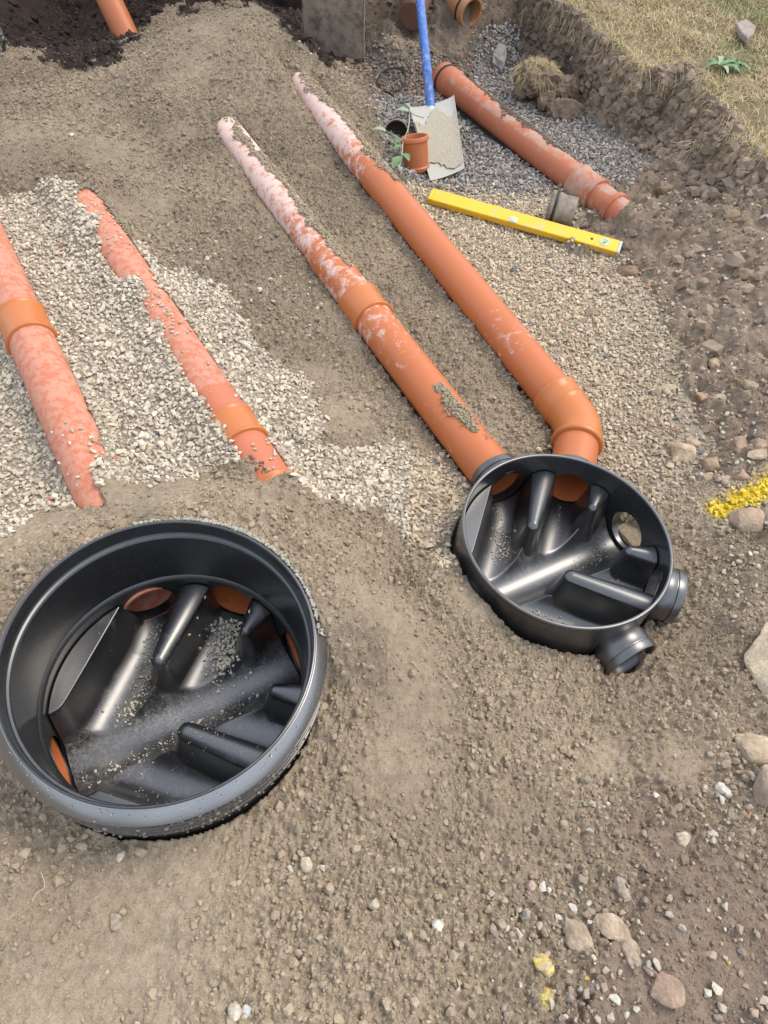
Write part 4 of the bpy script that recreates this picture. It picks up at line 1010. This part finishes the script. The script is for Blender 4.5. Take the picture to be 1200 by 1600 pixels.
Ft = [(idx[j, i], idx[j+1, i], idx[j+1, i+1], idx[j, i+1]) for j in range(nv) for i in range(nu)]
bd = list(idx[0, :])+list(idx[1:, -1])+list(idx[-1, -2::-1])+list(idx[-2:0:-1, 0])
Fb = [tuple(q+n_top for q in reversed(f)) for f in Ft]; Fe = [(bd[i], bd[(i+1) % len(bd)], bd[(i+1) % len(bd)]+n_top, bd[i]+n_top) for i in range(len(bd))]
blade = part("blade", np.vstack([V, V2]), [tuple(map(int, f)) for f in Ft+Fb+Fe], M_blade, sh)
# crust of sand on the blade: thin raised sheet with a ragged lower edge
cv = []; _u, _v = np.meshgrid(np.arange(nu)/nu, np.arange(nv)/nv); fb_ = fbm(_u*9, _v*13, 8, 4)
for j in range(nv+1):
    for i in range(nu+1):
        cv.append(V[idx[j, i]]+np.array([0, 0, .0035+.003*(random.random())]))
fc = []
for j in range(nv):
    for i in range(nu):
        u, v = (i+.5)/nu, (j+.5)/nv
        nz = fb_[j, i]; top = .20+.10*math.sin(u*9)+nz*.10; bot = .80-.04*math.sin(u*7)+.16*u+nz*.05
        if v > top and v < bot and u > .02 and u < .985: fc.append(tuple(int(q) for q in (idx[j, i], idx[j+1, i], idx[j+1, i+1], idx[j, i+1])))
cz = part("dried_sand", np.array(cv), fc, M_crust, sh)
s0 = (hA+hB)/2+np.array([0, 0, .012]); s0[0] -= .004; s1 = at(656, -4, .20); ddir = (s1-s0)/np.linalg.norm(s1-s0)
pts = np.array([s0-ddir*.09+np.array([0, 0, -.030]), s0-ddir*.03+np.array([0, 0, -.006]), s0+ddir*.06, s0+ddir*.2, s0+ddir*.45, s0+ddir*.80])
def smooth_line(p, n=60):
    p = np.asarray(p, float); t = np.linspace(0, len(p)-1, n); out = []
    for q in t:
        i = min(int(q), len(p)-2); f = q-i; a, b = p[max(i-1, 0)], p[min(i+2, len(p)-1)]; m0, m1 = (p[i+1]-a)/2, (b-p[i])/2
        out.append((2*f**3-3*f*f+1)*p[i]+(f**3-2*f*f+f)*m0+(-2*f**3+3*f*f)*p[i+1]+(f**3-f*f)*m1)
    return np.array(out)
sl = smooth_line(pts); Ls = linelen(sl)
V, Fx = shell(sl, [(x, q) for x, q in ((0, .002), (.0, .009), (.08, .016), (.14, .0185), (.30, .0185), (.305, .001))], 28); part("shaft_socket", V, Fx, M_steel, sh, sharp=50)
V, Fx = shell(sl, [(.24, .001), (.24, .0175), (.26, .0192), (.52, .0186), (.522, .0200), (.532, .0200), (.534, .0186), (.97, .0175), (.975, .001)], 28); part("shaft", V, Fx, M_blue, sh, sharp=50)
hc = sl[-2]; sd_ = np.cross(ddir, (0, 0, 1)); sd_ /= np.linalg.norm(sd_)
gl = smooth_line([hc, hc+ddir*.03-sd_*.045, hc+ddir*.09-sd_*.05, hc+ddir*.09+sd_*.05, hc+ddir*.03+sd_*.045, hc+ddir*.001], 40)
V, Fx = shell(gl, [(t, .011) for t in np.linspace(0, 1, 40)], 16); part("handle", V, Fx, M_rubber, sh)

# ---- pot (upright pipe coupling), black open pipe, seal loop, grey stub
pz0 = np.array(at(652, 268, -.11)); up = pz0+np.array([-.022, .030, .118]); axis = lin(pz0, up, 12)
pot = thing("pipe_coupling", 'small terracotta coloured plastic coupling standing open end up beside the shovel blade', 'pipe coupling', tuple(pz0))
Lp = linelen(axis); r0 = .046
pr = [(Lp*.35, .001), (Lp*.35, r0-.010), (Lp*.5, r0-.006), (Lp*.98, r0-.003), (Lp, r0-.002), (Lp, r0+.004), (Lp-.004, r0+.0065), (Lp-.014, r0+.0065), (Lp-.018, r0+.001), (.022, r0-.001), (.018, r0+.003), (.008, r0+.003), (.004, r0), (0, r0-.004), (0, .001)]
pr = [(x/Lp, q) for x, q in pr]
V, Fx = shell(axis, pr, 56); part("sleeve", V, Fx, M_pot, pot, sharp=40)
V, Fx = shell(axis, [(.62, r0-.0062), (.62, r0-.0095), (.66, r0-.0095), (.66, r0-.0058)], 56); part("inner_stop", V, Fx, M_inner, pot)
b0 = at(619, 208, -.055); bax = lin(b0-np.array([.0, -.10, .06]), b0, 12)
bp_ = thing("open_pipe_end", 'dark open pipe mouth dusted with cement beside the shovel corner', 'pipe', tuple(b0))
V, Fx = shell(bax, tube_prof(.050, .004, 8), 48); part("tube", V, Fx, M_grey, bp_, dust=.3, sharp=40)
V, Fx = shell(bax, [(.5, .046), (.5, .001)], 48); part("bore_shade_disc", V, Fx, M_hole_shade, bp_)  # dark disc across the tube, painted shade of its inside
lp = at(612, 125, -.055); a = np.linspace(0, 2*PI, 60)
loop = np.c_[lp[0]+.060*np.cos(a)*1.0, lp[1]+.095*np.sin(a), lp[2]+.0+.012*np.sin(a*1+.6)]
V, Fx = shell(loop, [(t, .004) for t in np.linspace(0, 1, 90)], 12); o = link("seal_ring", mesh("seal_ring", V-lp, Fx, M_rubber)); o.location = lp
tag(o, 'loose rubber seal ring half sunk in dirt left of the blue shaft', 'seal ring')
g0, g1 = at(857, 323, -.055), at(897, 333, -.06); gax = lin(g0, g1, 12); Lg = linelen(gax)
gs_t = thing("pipe_offcut", 'short dirty grey pipe socket lying on its side behind the spirit level', 'pipe offcut', tuple(g0))
V, Fx = shell(gax, [(x/Lg, q) for x, q in ((Lg, .047), (.01, .047), (0, .050), (0, .0555), (.004, .0575), (.012, .0575), (.016, .053), (.024, .053), (.028, .0565), (.036, .0565), (.04, .053), (Lg-.003, .052), (Lg, .0505), (Lg, .047))], 56)
part("sleeve", V, Fx, M_grey, gs_t, sharp=40)
V, Fx = shell(gax, [(x/Lg, q) for x, q in ((.0165, .0525), (.0165, .056), (.0235, .056), (.0235, .0525))], 56); part("seal_groove", V, Fx, M_rubber, gs_t)

# ---- pipes poking from the trench end and the dark hollow
e0, e1_ = at(737, 20, .07), at(672, -28, .10); ln = lin(e1_, e0, 30)
tp = thing("clay_pipe_end", 'tan pipe with open mouth and black seal poking out above the pit', 'pipe', tuple(e0))
Lt = linelen(ln); V, Fx = shell(ln, [(x/Lt, q) for x, q in [(Lt, .052), (0, .052), (0, .056), (Lt-.10, .056), (Lt-.09, .062), (Lt-.045, .062), (Lt-.043, .060), (Lt-.035, .060), (Lt-.033, .063), (Lt-.004, .063), (Lt, .060), (Lt, .052)]], 60)
part("tube", V, Fx, M_tan, tp, sharp=40)
V, Fx = shell(ln, [(x/Lt, q) for x, q in ((Lt-.0425, .059), (Lt-.0425, .066), (Lt-.0355, .066), (Lt-.0355, .059))], 60); part("seal_ring", V, Fx, M_rubber, tp)
rl = np.array(e0)-np.array([0, 0, .045])
e0 = at(643, 26, .075); ln = lin(at(672, -45, .13), e0, 20); dp = thing("buried_brown_pipe", 'dark brown pipe half buried in the trench end left of the blue shaft', 'pipe', tuple(e0))
V, Fx = shell(ln, tube_prof(.058, .004, 10)+[(1, .0)], 48); part("tube", V, Fx, simple("dark_brown_pipe", (.12, .058, .034), .7, 0, .3, 20, .2), dp)
e0 = at(190, 30, .03); ln = lin(at(138, -70, .16), at(200, 62, -.09), 24); dp = thing("drain_pipe", 'orange pipe coming down into the dark hollow at the top left', 'pipe', tuple(e0), 'orange drain pipes')
V, Fx = shell(ln, tube_prof(.055, .004, 14)+[(1, .0)], 60); part("tube", V, Fx, M_pot, dp, dust=-.12, sharp=40)
e0 = at(-30, 62, .08); ln = lin(e0+np.array([-.16, 0.02, .0]), e0+np.array([.062, 0, -.005]), 30)
rb = thing("ribbed_black_pipe", 'black ribbed pipe end smeared with cement at the left edge of the photo', 'pipe', tuple(e0))
pr = [(1, .0), (1, .058)]
for k in range(9): t = 1-.02-k*.1; pr += [(t, .066), (t-.03, .066), (t-.045, .058), (t-.075, .058)]
V, Fx = shell(ln, pr+[(0, .058), (0, 0)], 48); part("tube", V, Fx, plastic("cement_smeared_plastic", (.012, .013, .018), .4, (.42, .40, .36), .50, .60, 16), rb, sharp=40)

# ---- concrete block
def rough_box(sx, sy, sz, cuts, amp, seed, bev=.008):
    bm = bmesh.new(); bmesh.ops.create_cube(bm, size=1); bmesh.ops.scale(bm, vec=(sx, sy, sz), verts=bm.verts)
    bmesh.ops.bevel(bm, geom=bm.edges[:], offset=bev, segments=2, affect='EDGES'); bmesh.ops.subdivide_edges(bm, edges=bm.edges[:], cuts=cuts, use_grid_fill=True)
    V, F_ = bm_out(bm); V[:, 0] += fbm(V[:, 1]*30+seed, V[:, 2]*30, seed)*amp; V[:, 1] += fbm(V[:, 0]*30+seed, V[:, 2]*30, seed+3)*amp; V[:, 2] += fbm(V[:, 0]*30, V[:, 1]*30, seed+5)*amp
    return V, F_
bA, bB = at(474, 86, -.045), at(567, 97, -.045); wdt = np.linalg.norm(bB-bA); yaw = math.atan2(bB[1]-bA[1], bB[0]-bA[0])
V, F_ = rough_box(wdt, .035, .62, 16, .010, 3); V = V@rot_z(yaw).T+np.array([*( (bA+bB)/2)[:2], 0])+np.array([-math.sin(yaw)*.018, math.cos(yaw)*.018, -.045+.31])
ctr = V.mean(0); o = link("concrete_block", mesh("concrete_block", V-ctr, F_, M_conc, True, sharp=35)); o.location = ctr
tag(o, 'upright stained concrete block at the top between sand heap and blue shaft', 'concrete block')

# ---- added earth bank beyond the frame, put there to shut light out of the hollow
def earth_wall(name, label, a, b, z0, z1, th, seed):
    n, m = 90, 34; V = []; a, b = np.array(a, float), np.array(b, float); d = (b-a)/np.linalg.norm(b-a); nn = np.array([-d[1], d[0]])
    for side in (0, 1):
        for j in range(m):
            for i in range(n):
                p = a+(b-a)*i/(n-1); z = z0+(z1-z0)*j/(m-1)
                k = fbm(np.array([i*.31]), np.array([j*.31+side*50]), seed, 4)[0]*.07
                V.append((*(p+nn*(k+side*th)), z+.02*math.sin(i*.7+j)))
    idx = np.arange(2*n*m).reshape(2, m, n); Fx = []
    for s in (0, 1):
        for j in range(m-1):
            for i in range(n-1): f = (idx[s, j, i], idx[s, j, i+1], idx[s, j+1, i+1], idx[s, j+1, i]); Fx.append(f if s == 0 else f[::-1])
    for i in range(n-1): Fx.append((idx[0, -1, i], idx[0, -1, i+1], idx[1, -1, i+1], idx[1, -1, i]))
    for j in range(m-1): Fx += [(idx[0, j, 0], idx[0, j+1, 0], idx[1, j+1, 0], idx[1, j, 0]), (idx[0, j, -1], idx[1, j, -1], idx[1, j+1, -1], idx[0, j+1, -1])]
    o = link(name, mesh(name, V, [tuple(map(int, f)) for f in Fx], M_ground, True, (.06, .042, .032))); o['kind'] = 'structure'; o['label'] = label; return o
earth_wall("light_block_bank", 'added dark earth bank behind the sand heap that blocks sky light', (-2.9, 4.35), (-.45, 4.35), -.35, .95, .4, 5)

# ---- rocks one can point at
def rock(px, py, sx, sy, sz, col, label, name="rock", cat='stone', seed=0, z=0., group=None, flat=False, paint=None):
    r = np.random.default_rng(seed+1000); p = r.normal(size=(22, 3)); p /= np.linalg.norm(p, axis=1)[:, None]; p = np.sign(p)*np.abs(p)**.8; p *= r.uniform(.85, 1.05, (22, 1))
    bm = bmesh.new(); [bm.verts.new(q) for q in p]; bmesh.ops.convex_hull(bm, input=bm.verts[:]); bmesh.ops.delete(bm, geom=[v for v in bm.verts if not v.link_faces], context='VERTS')
    bmesh.ops.bevel(bm, geom=bm.edges[:], offset=.08, segments=1, affect='EDGES'); bmesh.ops.triangulate(bm, faces=bm.faces[:])
    bmesh.ops.subdivide_edges(bm, edges=bm.edges[:], cuts=2, use_grid_fill=True); V, F_ = bm_out(bm)
    am = .20 if name == 'soil_clod' else .09; V = V+am*np.c_[fbm(V[:, 1]*2.3, V[:, 2]*2.3, seed), fbm(V[:, 0]*2.3, V[:, 2]*2.3, seed+1), fbm(V[:, 0]*2.3, V[:, 1]*2.3, seed+2)]; V = V*(1+(.16 if name == 'soil_clod' else .03)*(.5-worley(V[:, 0]*2.5+V[:, 2]*1.7, V[:, 1]*2.5-V[:, 2], seed))[:, None])
    V = V*np.array([sx, sy, sz]); V = V@rot_z(r.uniform(-.5, .5)).T; q = surf(px, py, z); gzz = float(ground_z(q[None, :2], False)[0])
    cc = np.tile(np.array(col)*np.array([1.03, .98, .88]), (len(V), 1))*(1+.35*fbm(V[:, 0]/sx*2, V[:, 1]/sy*2, seed+7)[:, None])
    if paint: k = fbm(V[:, 0]/sx*1.5, V[:, 1]/sy*1.5, seed+3) > paint; cc[k] = (.66, .52, .14)
    o = link(name, mesh(name, V, F_, M_rock, True, cc, sharp=38)); o.location = (q[0], q[1], gzz+sz*.18); tag(o, label, cat, group); return o
tn = (.40, .31, .23); pk = (.38, .28, .22); gy_ = (.30, .27, .24)
G = 'loose rocks on the right hand ground'
rock(1066, 711, .042, .036, .026, (.44, .36, .27), 'pale cream block stone on gravel, larger and left of a pair', seed=1, group=G)
rock(1106, 727, .028, .028, .024, (.34, .26, .20), 'rounded square brown stone just right of the cream block stone', seed=2, group=G)
rock(1091, 708, .012, .012, .012, (.20, .20, .23), 'small bluish grey pebble wedged between the cream and brown stones', seed=3, group=G)
rock(1082, 695, .022, .014, .012, (.45, .37, .28), 'small cream stone touching the back of the cream block stone', seed=4, group=G)
rock(1152, 705, .030, .028, .018, (.33, .25, .19), 'brownish round stone left of the pale flat stone near the right edge', seed=5, group=G)
rock(1180, 703, .028, .024, .014, (.36, .28, .22), 'flat pinkish stone at the right edge above the yellow paint', seed=6, group=G)
rock(1176, 722, .034, .016, .012, (.42, .35, .28), 'long pale flake lying just above the yellow paint line', seed=7, group=G)
rock(1157, 742, .030, .024, .016, pk, 'flat pinkish brown stone between the yellow paint and the brown square stone', seed=8, group=G)
rock(1107, 748, .022, .014, .010, (.42, .33, .25), 'small thin tan stone below the brown square stone', seed=9, group=G)
rock(1125, 752, .024, .012, .008, (.38, .31, .25), 'thin pale flake beside the small tan stone above the sand', seed=10, group=G)
rock(1043, 610, .032, .014, .010, (.42, .36, .28), 'slim pale flake on the gravel in the middle of the right side', seed=11, group=G)
rock(1023, 614, .022, .010, .009, (.27, .25, .23), 'slim grey flake lying left of the pale flake', seed=12, group=G)
rock(1014, 652, .020, .016, .012, (.36, .28, .21), 'tan wedge shaped stone on gravel between elbow and cream block stone', seed=13, group=G)
rock(1095, 620, .014, .020, .012, (.44, .31, .23), 'upright orange tinted stone on the gravel edge', seed=14, group=G)
rock(1129, 620, .030, .018, .012, (.43, .36, .28), 'broad pale stone right of the orange tinted stone', seed=15, group=G)
rock(1162, 617, .026, .018, .014, (.33, .27, .21), 'dull brown cobble at the right of the broad pale stone', seed=16, group=G)
rock(1113, 573, .020, .022, .014, (.38, .29, .22), 'tan cube like stone above the orange tinted stone', seed=17, group=G)
rock(1166, 818, .046, .040, .030, (.37, .29, .23), 'rough pinkish rock under the yellow paint line', seed=18, group=G)
rock(1212, 822, .045, .055, .036, (.35, .28, .23), 'large rock cut by the right edge of the photo under the yellow paint', seed=19, group=G)
rock(1200, 1240, .045, .045, .045, (.40, .32, .27), 'pink grey angular rock at the right edge below the big pale slab', seed=21, group=G)
rock(1128, 1236, .016, .014, .012, (.58, .57, .56), 'white pebble near the big pale slab', seed=22, group=G)
rock(1110, 1305, .012, .010, .010, (.50, .45, .40), 'small whitish round pebble below the white pebble', seed=23, group=G)
rock(1065, 1312, .015, .014, .010, (.48, .42, .35), 'cream pebble on the border of sand and brown soil', seed=24, group=G)
rock(848, 1506, .017, .019, .012, (.50, .42, .27), 'stone sprayed yellow, the upper of the two in the foreground', seed=25, paint=-.12, group=G)
rock(858, 1562, .017, .018, .011, (.52, .42, .22), 'stone sprayed yellow, the lower of the two in the foreground', seed=26, paint=-.12, group=G)
rock(955, 1457, .026, .036, .014, (.42, .34, .27), 'largest flat pinkish stone of the foreground chippings', seed=27, group=G)
rock(900, 1462, .024, .032, .014, (.38, .31, .25), 'brown slab stone left of the flat pinkish stone', seed=28, group=G)
rock(985, 1492, .018, .022, .012, (.36, .29, .24), 'brown stone right of the flat pinkish stone', seed=29, group=G)
rock(1038, 1550, .028, .026, .014, (.33, .25, .20), 'half sunk brown cobble in the bottom right soil', seed=30, group=G)
rock(967, 1387, .010, .026, .010, (.38, .32, .27), 'narrow upright grey sliver at the edge of the sand', seed=31, group=G)
rock(478, 1353, .012, .012, .009, (.52, .46, .38), 'cream triangular pebble below the tall ring on the right', seed=32, group=G)
rock(190, 1338, .006, .010, .007, (.58, .52, .44), 'thin white chip standing just under the tall ring', seed=33, group=G)
rock(366, 1583, .012, .012, .012, (.55, .50, .44), 'round pale pebble at the bottom edge, left of its bluish neighbour', seed=34, group=G)
rock(384, 1582, .009, .010, .008, (.50, .53, .56), 'small bluish white pebble at the bottom edge', seed=35, group=G)
rock(682, 1447, .010, .009, .008, (.60, .58, .53), 'white three cornered chip alone on the middle foreground sand', seed=36, group=G)
rock(180, 1440, .009, .016, .009, (.33, .29, .24), 'grey brown oval stone on smooth foreground sand', seed=37, group=G)
rock(828, 1385, .010, .009, .008, (.44, .34, .30), 'reddish chip beside the white chippings', seed=38, group=G)
rock(925, 490, .025, .020, .010, (.26, .20, .15), 'brown clod on gravel under the spirit level', 'soil_clod', 'clod', 39, group='brown soil clods')
rock(862, 383, .030, .020, .012, (.24, .19, .145), 'brown crumbly clod against the front of the spirit level', 'soil_clod', 'clod', 40, group='brown soil clods')
rock(980, 425, .045, .032, .028, (.25, .18, .13), 'brown angular clod beside the right end of the spirit level', 'soil_clod', 'clod', 41, group='brown soil clods')
rock(1037, 292, .042, .040, .036, (.27, .21, .155), 'grey brown clod standing right of the buried end of the old pipe', 'soil_clod', 'clod', 42, group='brown soil clods')
rock(1170, 430, .050, .034, .026, (.29, .22, .165), 'large flat clod on the right hand soil below the painted gravel', 'soil_clod', 'clod', 43, group='brown soil clods')
rock(1140, 340, .035, .03, .022, (.27, .20, .15), 'squat clod at the lip of the brown hollow', 'soil_clod', 'clod', 44, group='brown soil clods')
rock(1165, 258, .03, .022, .022, (.35, .26, .19), 'smooth tan stone in the soil below the lawn edge', seed=45, group=G)
rock(1100, 238, .022, .018, .016, (.36, .27, .20), 'tan stone next to the straw tuft under the bank', seed=46, group=G)
rock(940, 402, .016, .014, .010, (.40, .28, .22), 'pink chip in front of the right end of the spirit level', seed=47, group=G)
# slab at the right edge
rock(1232, 1075, .095, .150, .034, (.50, .43, .34), 'big pale flat stone slab half under sand at the right edge', 'stone_slab', 'stone slab', 83, z=.0)
rock(1182, 1175, .050, .038, .022, (.46, .38, .29), 'pale broken end of slab lying just below the big slab', seed=84)
def flake(name, pts, z0, tiltz, col, label, cat, th=.012, zz=None):
    P = np.array([at(a, b, z) for a, b, z in pts]); c0 = P.mean(0); n = len(P)
    nrm = np.cross(P[1]-P[0], P[2]-P[0]); nrm /= np.linalg.norm(nrm); nrm *= np.sign(nrm[2])
    V = np.vstack([c0+(P-c0)*.9+nrm*.002, P, P-nrm*th, ]); F_ = [tuple(range(n))]+[(i, i+n, (i+1) % n+n, (i+1) % n) for i in range(n)]+[(i+n, i+2*n, (i+1) % n+2*n, (i+1) % n+n) for i in range(n)]+[tuple(range(3*n-1, 2*n-1, -1))]
    o = link(name, mesh(name, V-c0, F_, M_rock, False, col)); o.location = c0; tag(o, label, cat); return o
flake("slate_piece", [(779, 66, -.06), (789, 70, -.06), (792, 80, -.07), (788, 100, -.10), (783, 111, -.12), (777, 104, -.12), (769, 98, -.11), (770, 86, -.09)], 0, 0, (.27, .24, .225), 'grey slate flake leaning on dark pit gravel behind the old pipe', 'slate')
flake("flat_stone", [(1150, 36, .15), (1166, 30, .155), (1180, 40, .155), (1178, 52, .145), (1168, 60, .14), (1158, 50, .14)], 0, 0, (.36, .30, .26), 'flat pinkish stone lying on the lawn', 'stone', .02)
flake("broken_slab", [(520, 104, -.10), (540, 99, -.09), (545, 106, -.09), (541, 112, -.1), (528, 114, -.1)], 0, 0, (.42, .37, .34), 'pinkish broken flake under the foot of the concrete block', 'stone')
rock(548, 100, .028, .02, .018, (.30, .22, .18), 'brown rubble stone by the foot of the concrete block', seed=51)
rock(601, 42, .02, .02, .02, (.30, .25, .20), 'tan stone set in the trench end right of the concrete block', seed=52)

# ---- turf clod in the pit
q = surf(845, 160, -.13); gz_ = -.135
clod = thing("turf_clod", 'lifted lump of turf with dry grass on top, behind the old pipe', 'turf clod', (q[0], q[1], gz_))
def lumpy(cx, cy, cz, sx, sy, sz, seed, amp=.30):
    r = np.random.default_rng(seed+300); p = r.normal(size=(26, 3)); p /= np.linalg.norm(p, axis=1)[:, None]; p = np.sign(p)*np.abs(p)**.7
    bm = bmesh.new(); [bm.verts.new(q) for q in p]; bmesh.ops.convex_hull(bm, input=bm.verts[:]); bmesh.ops.delete(bm, geom=[v for v in bm.verts if not v.link_faces], context='VERTS')
    bmesh.ops.triangulate(bm, faces=bm.faces[:]); bmesh.ops.subdivide_edges(bm, edges=bm.edges[:], cuts=8, use_grid_fill=True); V, F_ = bm_out(bm)
    n = fbm(V[:, 0]*2.6+V[:, 2]*1.3, V[:, 1]*2.6-V[:, 2], seed, 5)+.9*(.5-worley(V[:, 0]*4+V[:, 2]*2.5, V[:, 1]*4+V[:, 2], seed+3))+.35*(.5-worley(V[:, 0]*10+V[:, 2]*5, V[:, 1]*10-V[:, 2]*4, seed+4))
    V = V*(1+amp*n[:, None]); return V*np.array([sx, sy, sz])+np.array([cx, cy, cz]), F_
V, F_ = join(lumpy(-.01, .02, .055, .115, .085, .075, 3), lumpy(.085, -.015, .045, .060, .06, .055, 5), lumpy(.01, -.080, .022, .040, .035, .038, 6))
cc = np.tile(np.array((.21, .155, .108)), (len(V), 1))*(1+.35*fbm(V[:, 0]*25, V[:, 1]*25+V[:, 2]*20, 4)[:, None]); link("soil", mesh("soil", V, F_, M_rock, True, cc, sharp=50), clod)
V, F_ = lumpy(.085, -.125, .012, .070, .055, .045, 8); link("fallen_lump", mesh("fallen_lump", V, F_, M_rock, True, (.21, .155, .11), sharp=50), clod)
r = np.random.default_rng(5); n = 1700; aa = r.uniform(0, 2*PI, n); rr = np.sqrt(r.random(n)); P = np.c_[-.035+.095*rr*np.cos(aa), .03+.070*rr*np.sin(aa)]
V, Fx, Cx = blades(P, .125-.05*rr**2, r, .025, .085, grass_cols(n, r, np.full(n, .06)), 1.3, 1.7, .0012); o = link("dry_grass", mesh("dry_grass", V, Fx, M_grass, False, Cx), clod); o['kind'] = 'stuff'

# ---- weeds
def leaf(p, d, L, wd, up=.3, bendz=-.4):
    p = np.array(p, float); d = np.array(d, float); d /= np.linalg.norm(d); s = np.cross(d, (0, 0, 1)); s /= np.linalg.norm(s); V = []; n = 7
    for i in range(n):
        t = i/(n-1); w_ = wd*math.sin(PI*min(.04+t*.93, 1))**.8*(1+.18*math.sin(t*15)); c = p+d*L*t+np.array([0, 0, up*L*t+bendz*L*t*t])
        V += [c-s*w_+np.array([0, 0, w_*.35]), c, c+s*w_+np.array([0, 0, w_*.35])]
    F_ = []
    for i in range(n-1):
        for j in (0, 1): F_.append((i*3+j, i*3+j+1, (i+1)*3+j+1, (i+1)*3+j))
    return np.array(V), F_
k0 = at(630, 222, .0); wd_ = thing("weed_sprig", 'green leafy weed sprig drooping over the open coupling', 'weed', tuple(k0))
stems = [[at(640, 172, -.02), at(638, 200, .02), k0, at(627, 250, .02), at(622, 262, .02)], [at(602, 205, -.02), at(618, 212, .02), k0], [at(632, 165, -.01), at(645, 178, 0), at(662, 184, .0)]]
V, F_ = join(*[shell(smooth_line(s, 24), [(t, .0022) for t in np.linspace(0, 1, 24)], 8) for s in stems]); part("stem", V, F_, M_stem, wd_)
for (a, b, z, dx, dy, L_, w2, pale) in ((603, 205, .0, -1, .25, .055, .014, 1), (630, 221, .0, -1, .1, .05, .013, 0), (627, 245, .02, -.35, -1, .075, .016, 0), (630, 240, .02, .5, -.8, .045, .012, 0), (627, 228, .02, -.8, -.8, .035, .012, 0), (638, 174, .0, -1, .2, .05, .015, 1), (640, 168, .0, -.4, 1, .045, .008, 1)):
    V, F_ = leaf(at(a, b, z), (dx, dy, 0), L_, w2); part("leaf", V, F_, M_leafpale if pale else M_leaf, wd_)
def rosette(px, py, z, n, L0, label, pale):
    q = surf(px, py, z); t = thing("lawn_weed", label, 'weed', tuple(q), 'weeds at the lawn edge'); r = random.Random(px)
    for i in range(n):
        a = i*2.4+r.random(); V, F_ = leaf(q+np.array([0, 0, .02]), (math.cos(a), math.sin(a), 0), L0*r.uniform(.7, 1.2), .011, .7, -.7); part("leaf", V, F_, M_leafpale if pale and i % 2 else M_leaf, t)
rosette(1122, 112, .09, 9, .075, 'grey green dandelion like weed at the lawn edge, upper left of two', True)
rosette(1142, 110, .09, 8, .060, 'bright green weed at the lawn edge, right of the grey green weed', False)

# ---- straw bits and roots: tufts under the bank and roots hanging from it
def strands(name, label, cat, starts, L0, L1, dirs, n, rad, col, group=None, kind=None):
    r = np.random.default_rng(len(label)); parts = []
    for k in range(n):
        s = np.array(starts[r.integers(0, len(starts))])+r.normal(size=3)*np.array([.008, .008, .004]); d = np.array(dirs, float)+r.normal(size=3)*.35; d /= np.linalg.norm(d); L_ = r.uniform(L0, L1)
        pts = [s, s+d*L_*.4+r.normal(size=3)*.006, s+d*L_*.75+r.normal(size=3)*.008, s+d*L_+r.normal(size=3)*.010]; parts.append(shell(smooth_line(pts, 10), [(t, rad*(1-.5*t)) for t in np.linspace(0, 1, 10)], 5))
    V, F_ = join(*parts); c0 = np.array(starts[0]); o = link(name, mesh(name, V-c0, F_, M_grass, True, col)); o.location = c0; return tag(o, label, cat, group, kind)
strands("straw_tuft", 'tuft of dry straw fallen at the foot of the bank', 'straw', [surf(1085, 232)+np.array([0, 0, .03])], .08, .16, (-.5, -.8, -.05), 26, .0011, (.48, .40, .24))
rs = [surf(a, b, .05)+np.array([0, 0, -.005]) for a, b in ((940, 75), (965, 95), (990, 125), (1010, 130), (1040, 125), (1060, 125), (1085, 130), (1110, 180), (1120, 200), (1150, 230), (900, 45), (870, 25), (825, 10), (1135, 215))]
strands("hanging_roots", 'fine pale roots and dead grass hanging from the lawn edge', None, rs, .03, .10, (-.3, -.6, -.9), 170, .0008, (.42, .34, .22), None, 'stuff')
rs = [surf(a, b)+np.array([0, 0, .01]) for a, b in ((1145, 390), (1120, 330), (1150, 300), (1165, 600), (1140, 470), (1155, 590), (940, 420), (920, 405), (1000, 270), (1090, 480), (1160, 330))]
strands("root_threads", 'short root threads scattered in the brown soil at the right', None, rs, .02, .06, (.2, -.3, .1), 90, .0007, (.36, .28, .18), None, 'stuff')
a = np.linspace(0, 4*PI, 60); q = surf(1155, 592)+np.array([0, 0, .012]); cl_ = np.c_[.026*np.cos(a)*(1+.1*np.sin(a*3)), .026*np.sin(a), .006*np.sin(a*1.5)]
V, Fx = shell(cl_, [(t, .0012) for t in np.linspace(0, 1, 90)], 6); o = link("root_coil", mesh("root_coil", V, Fx, M_grass, True, (.36, .29, .19))); o.location = q; tag(o, 'coiled dead root on the soil at the right, above the broad pale stone', 'root')
q = surf(1010, 662)+np.array([0, 0, .012]); V, Fx = shell(smooth_line([at(1010, 662, -.04), at(1030, 668, -.036), at(1055, 672, -.038), at(1062, 680, -.042)], 20)-q, [(t, .0022) for t in np.linspace(0, 1, 20)], 7)
o = link("twig", mesh("twig", V, Fx, M_grass, True, (.28, .15, .09))); o.location = q; tag(o, 'thin reddish twig on the gravel left of the cream block stone', 'twig')
q = surf(62, 1390)+np.array([0, 0, .012]); z_ = q[2]; V, Fx = shell(smooth_line([at(50, 1408, z_), at(58, 1395, z_), at(70, 1385, z_), at(64, 1362, z_+.006)], 20)-q, [(t, .0006) for t in np.linspace(0, 1, 20)], 7)
o = link("straw_stalk", mesh("straw_stalk", V, Fx, M_grass, True, (.50, .42, .28))); o.location = q; tag(o, 'single curved straw stalk on the sand at the bottom left', 'straw')
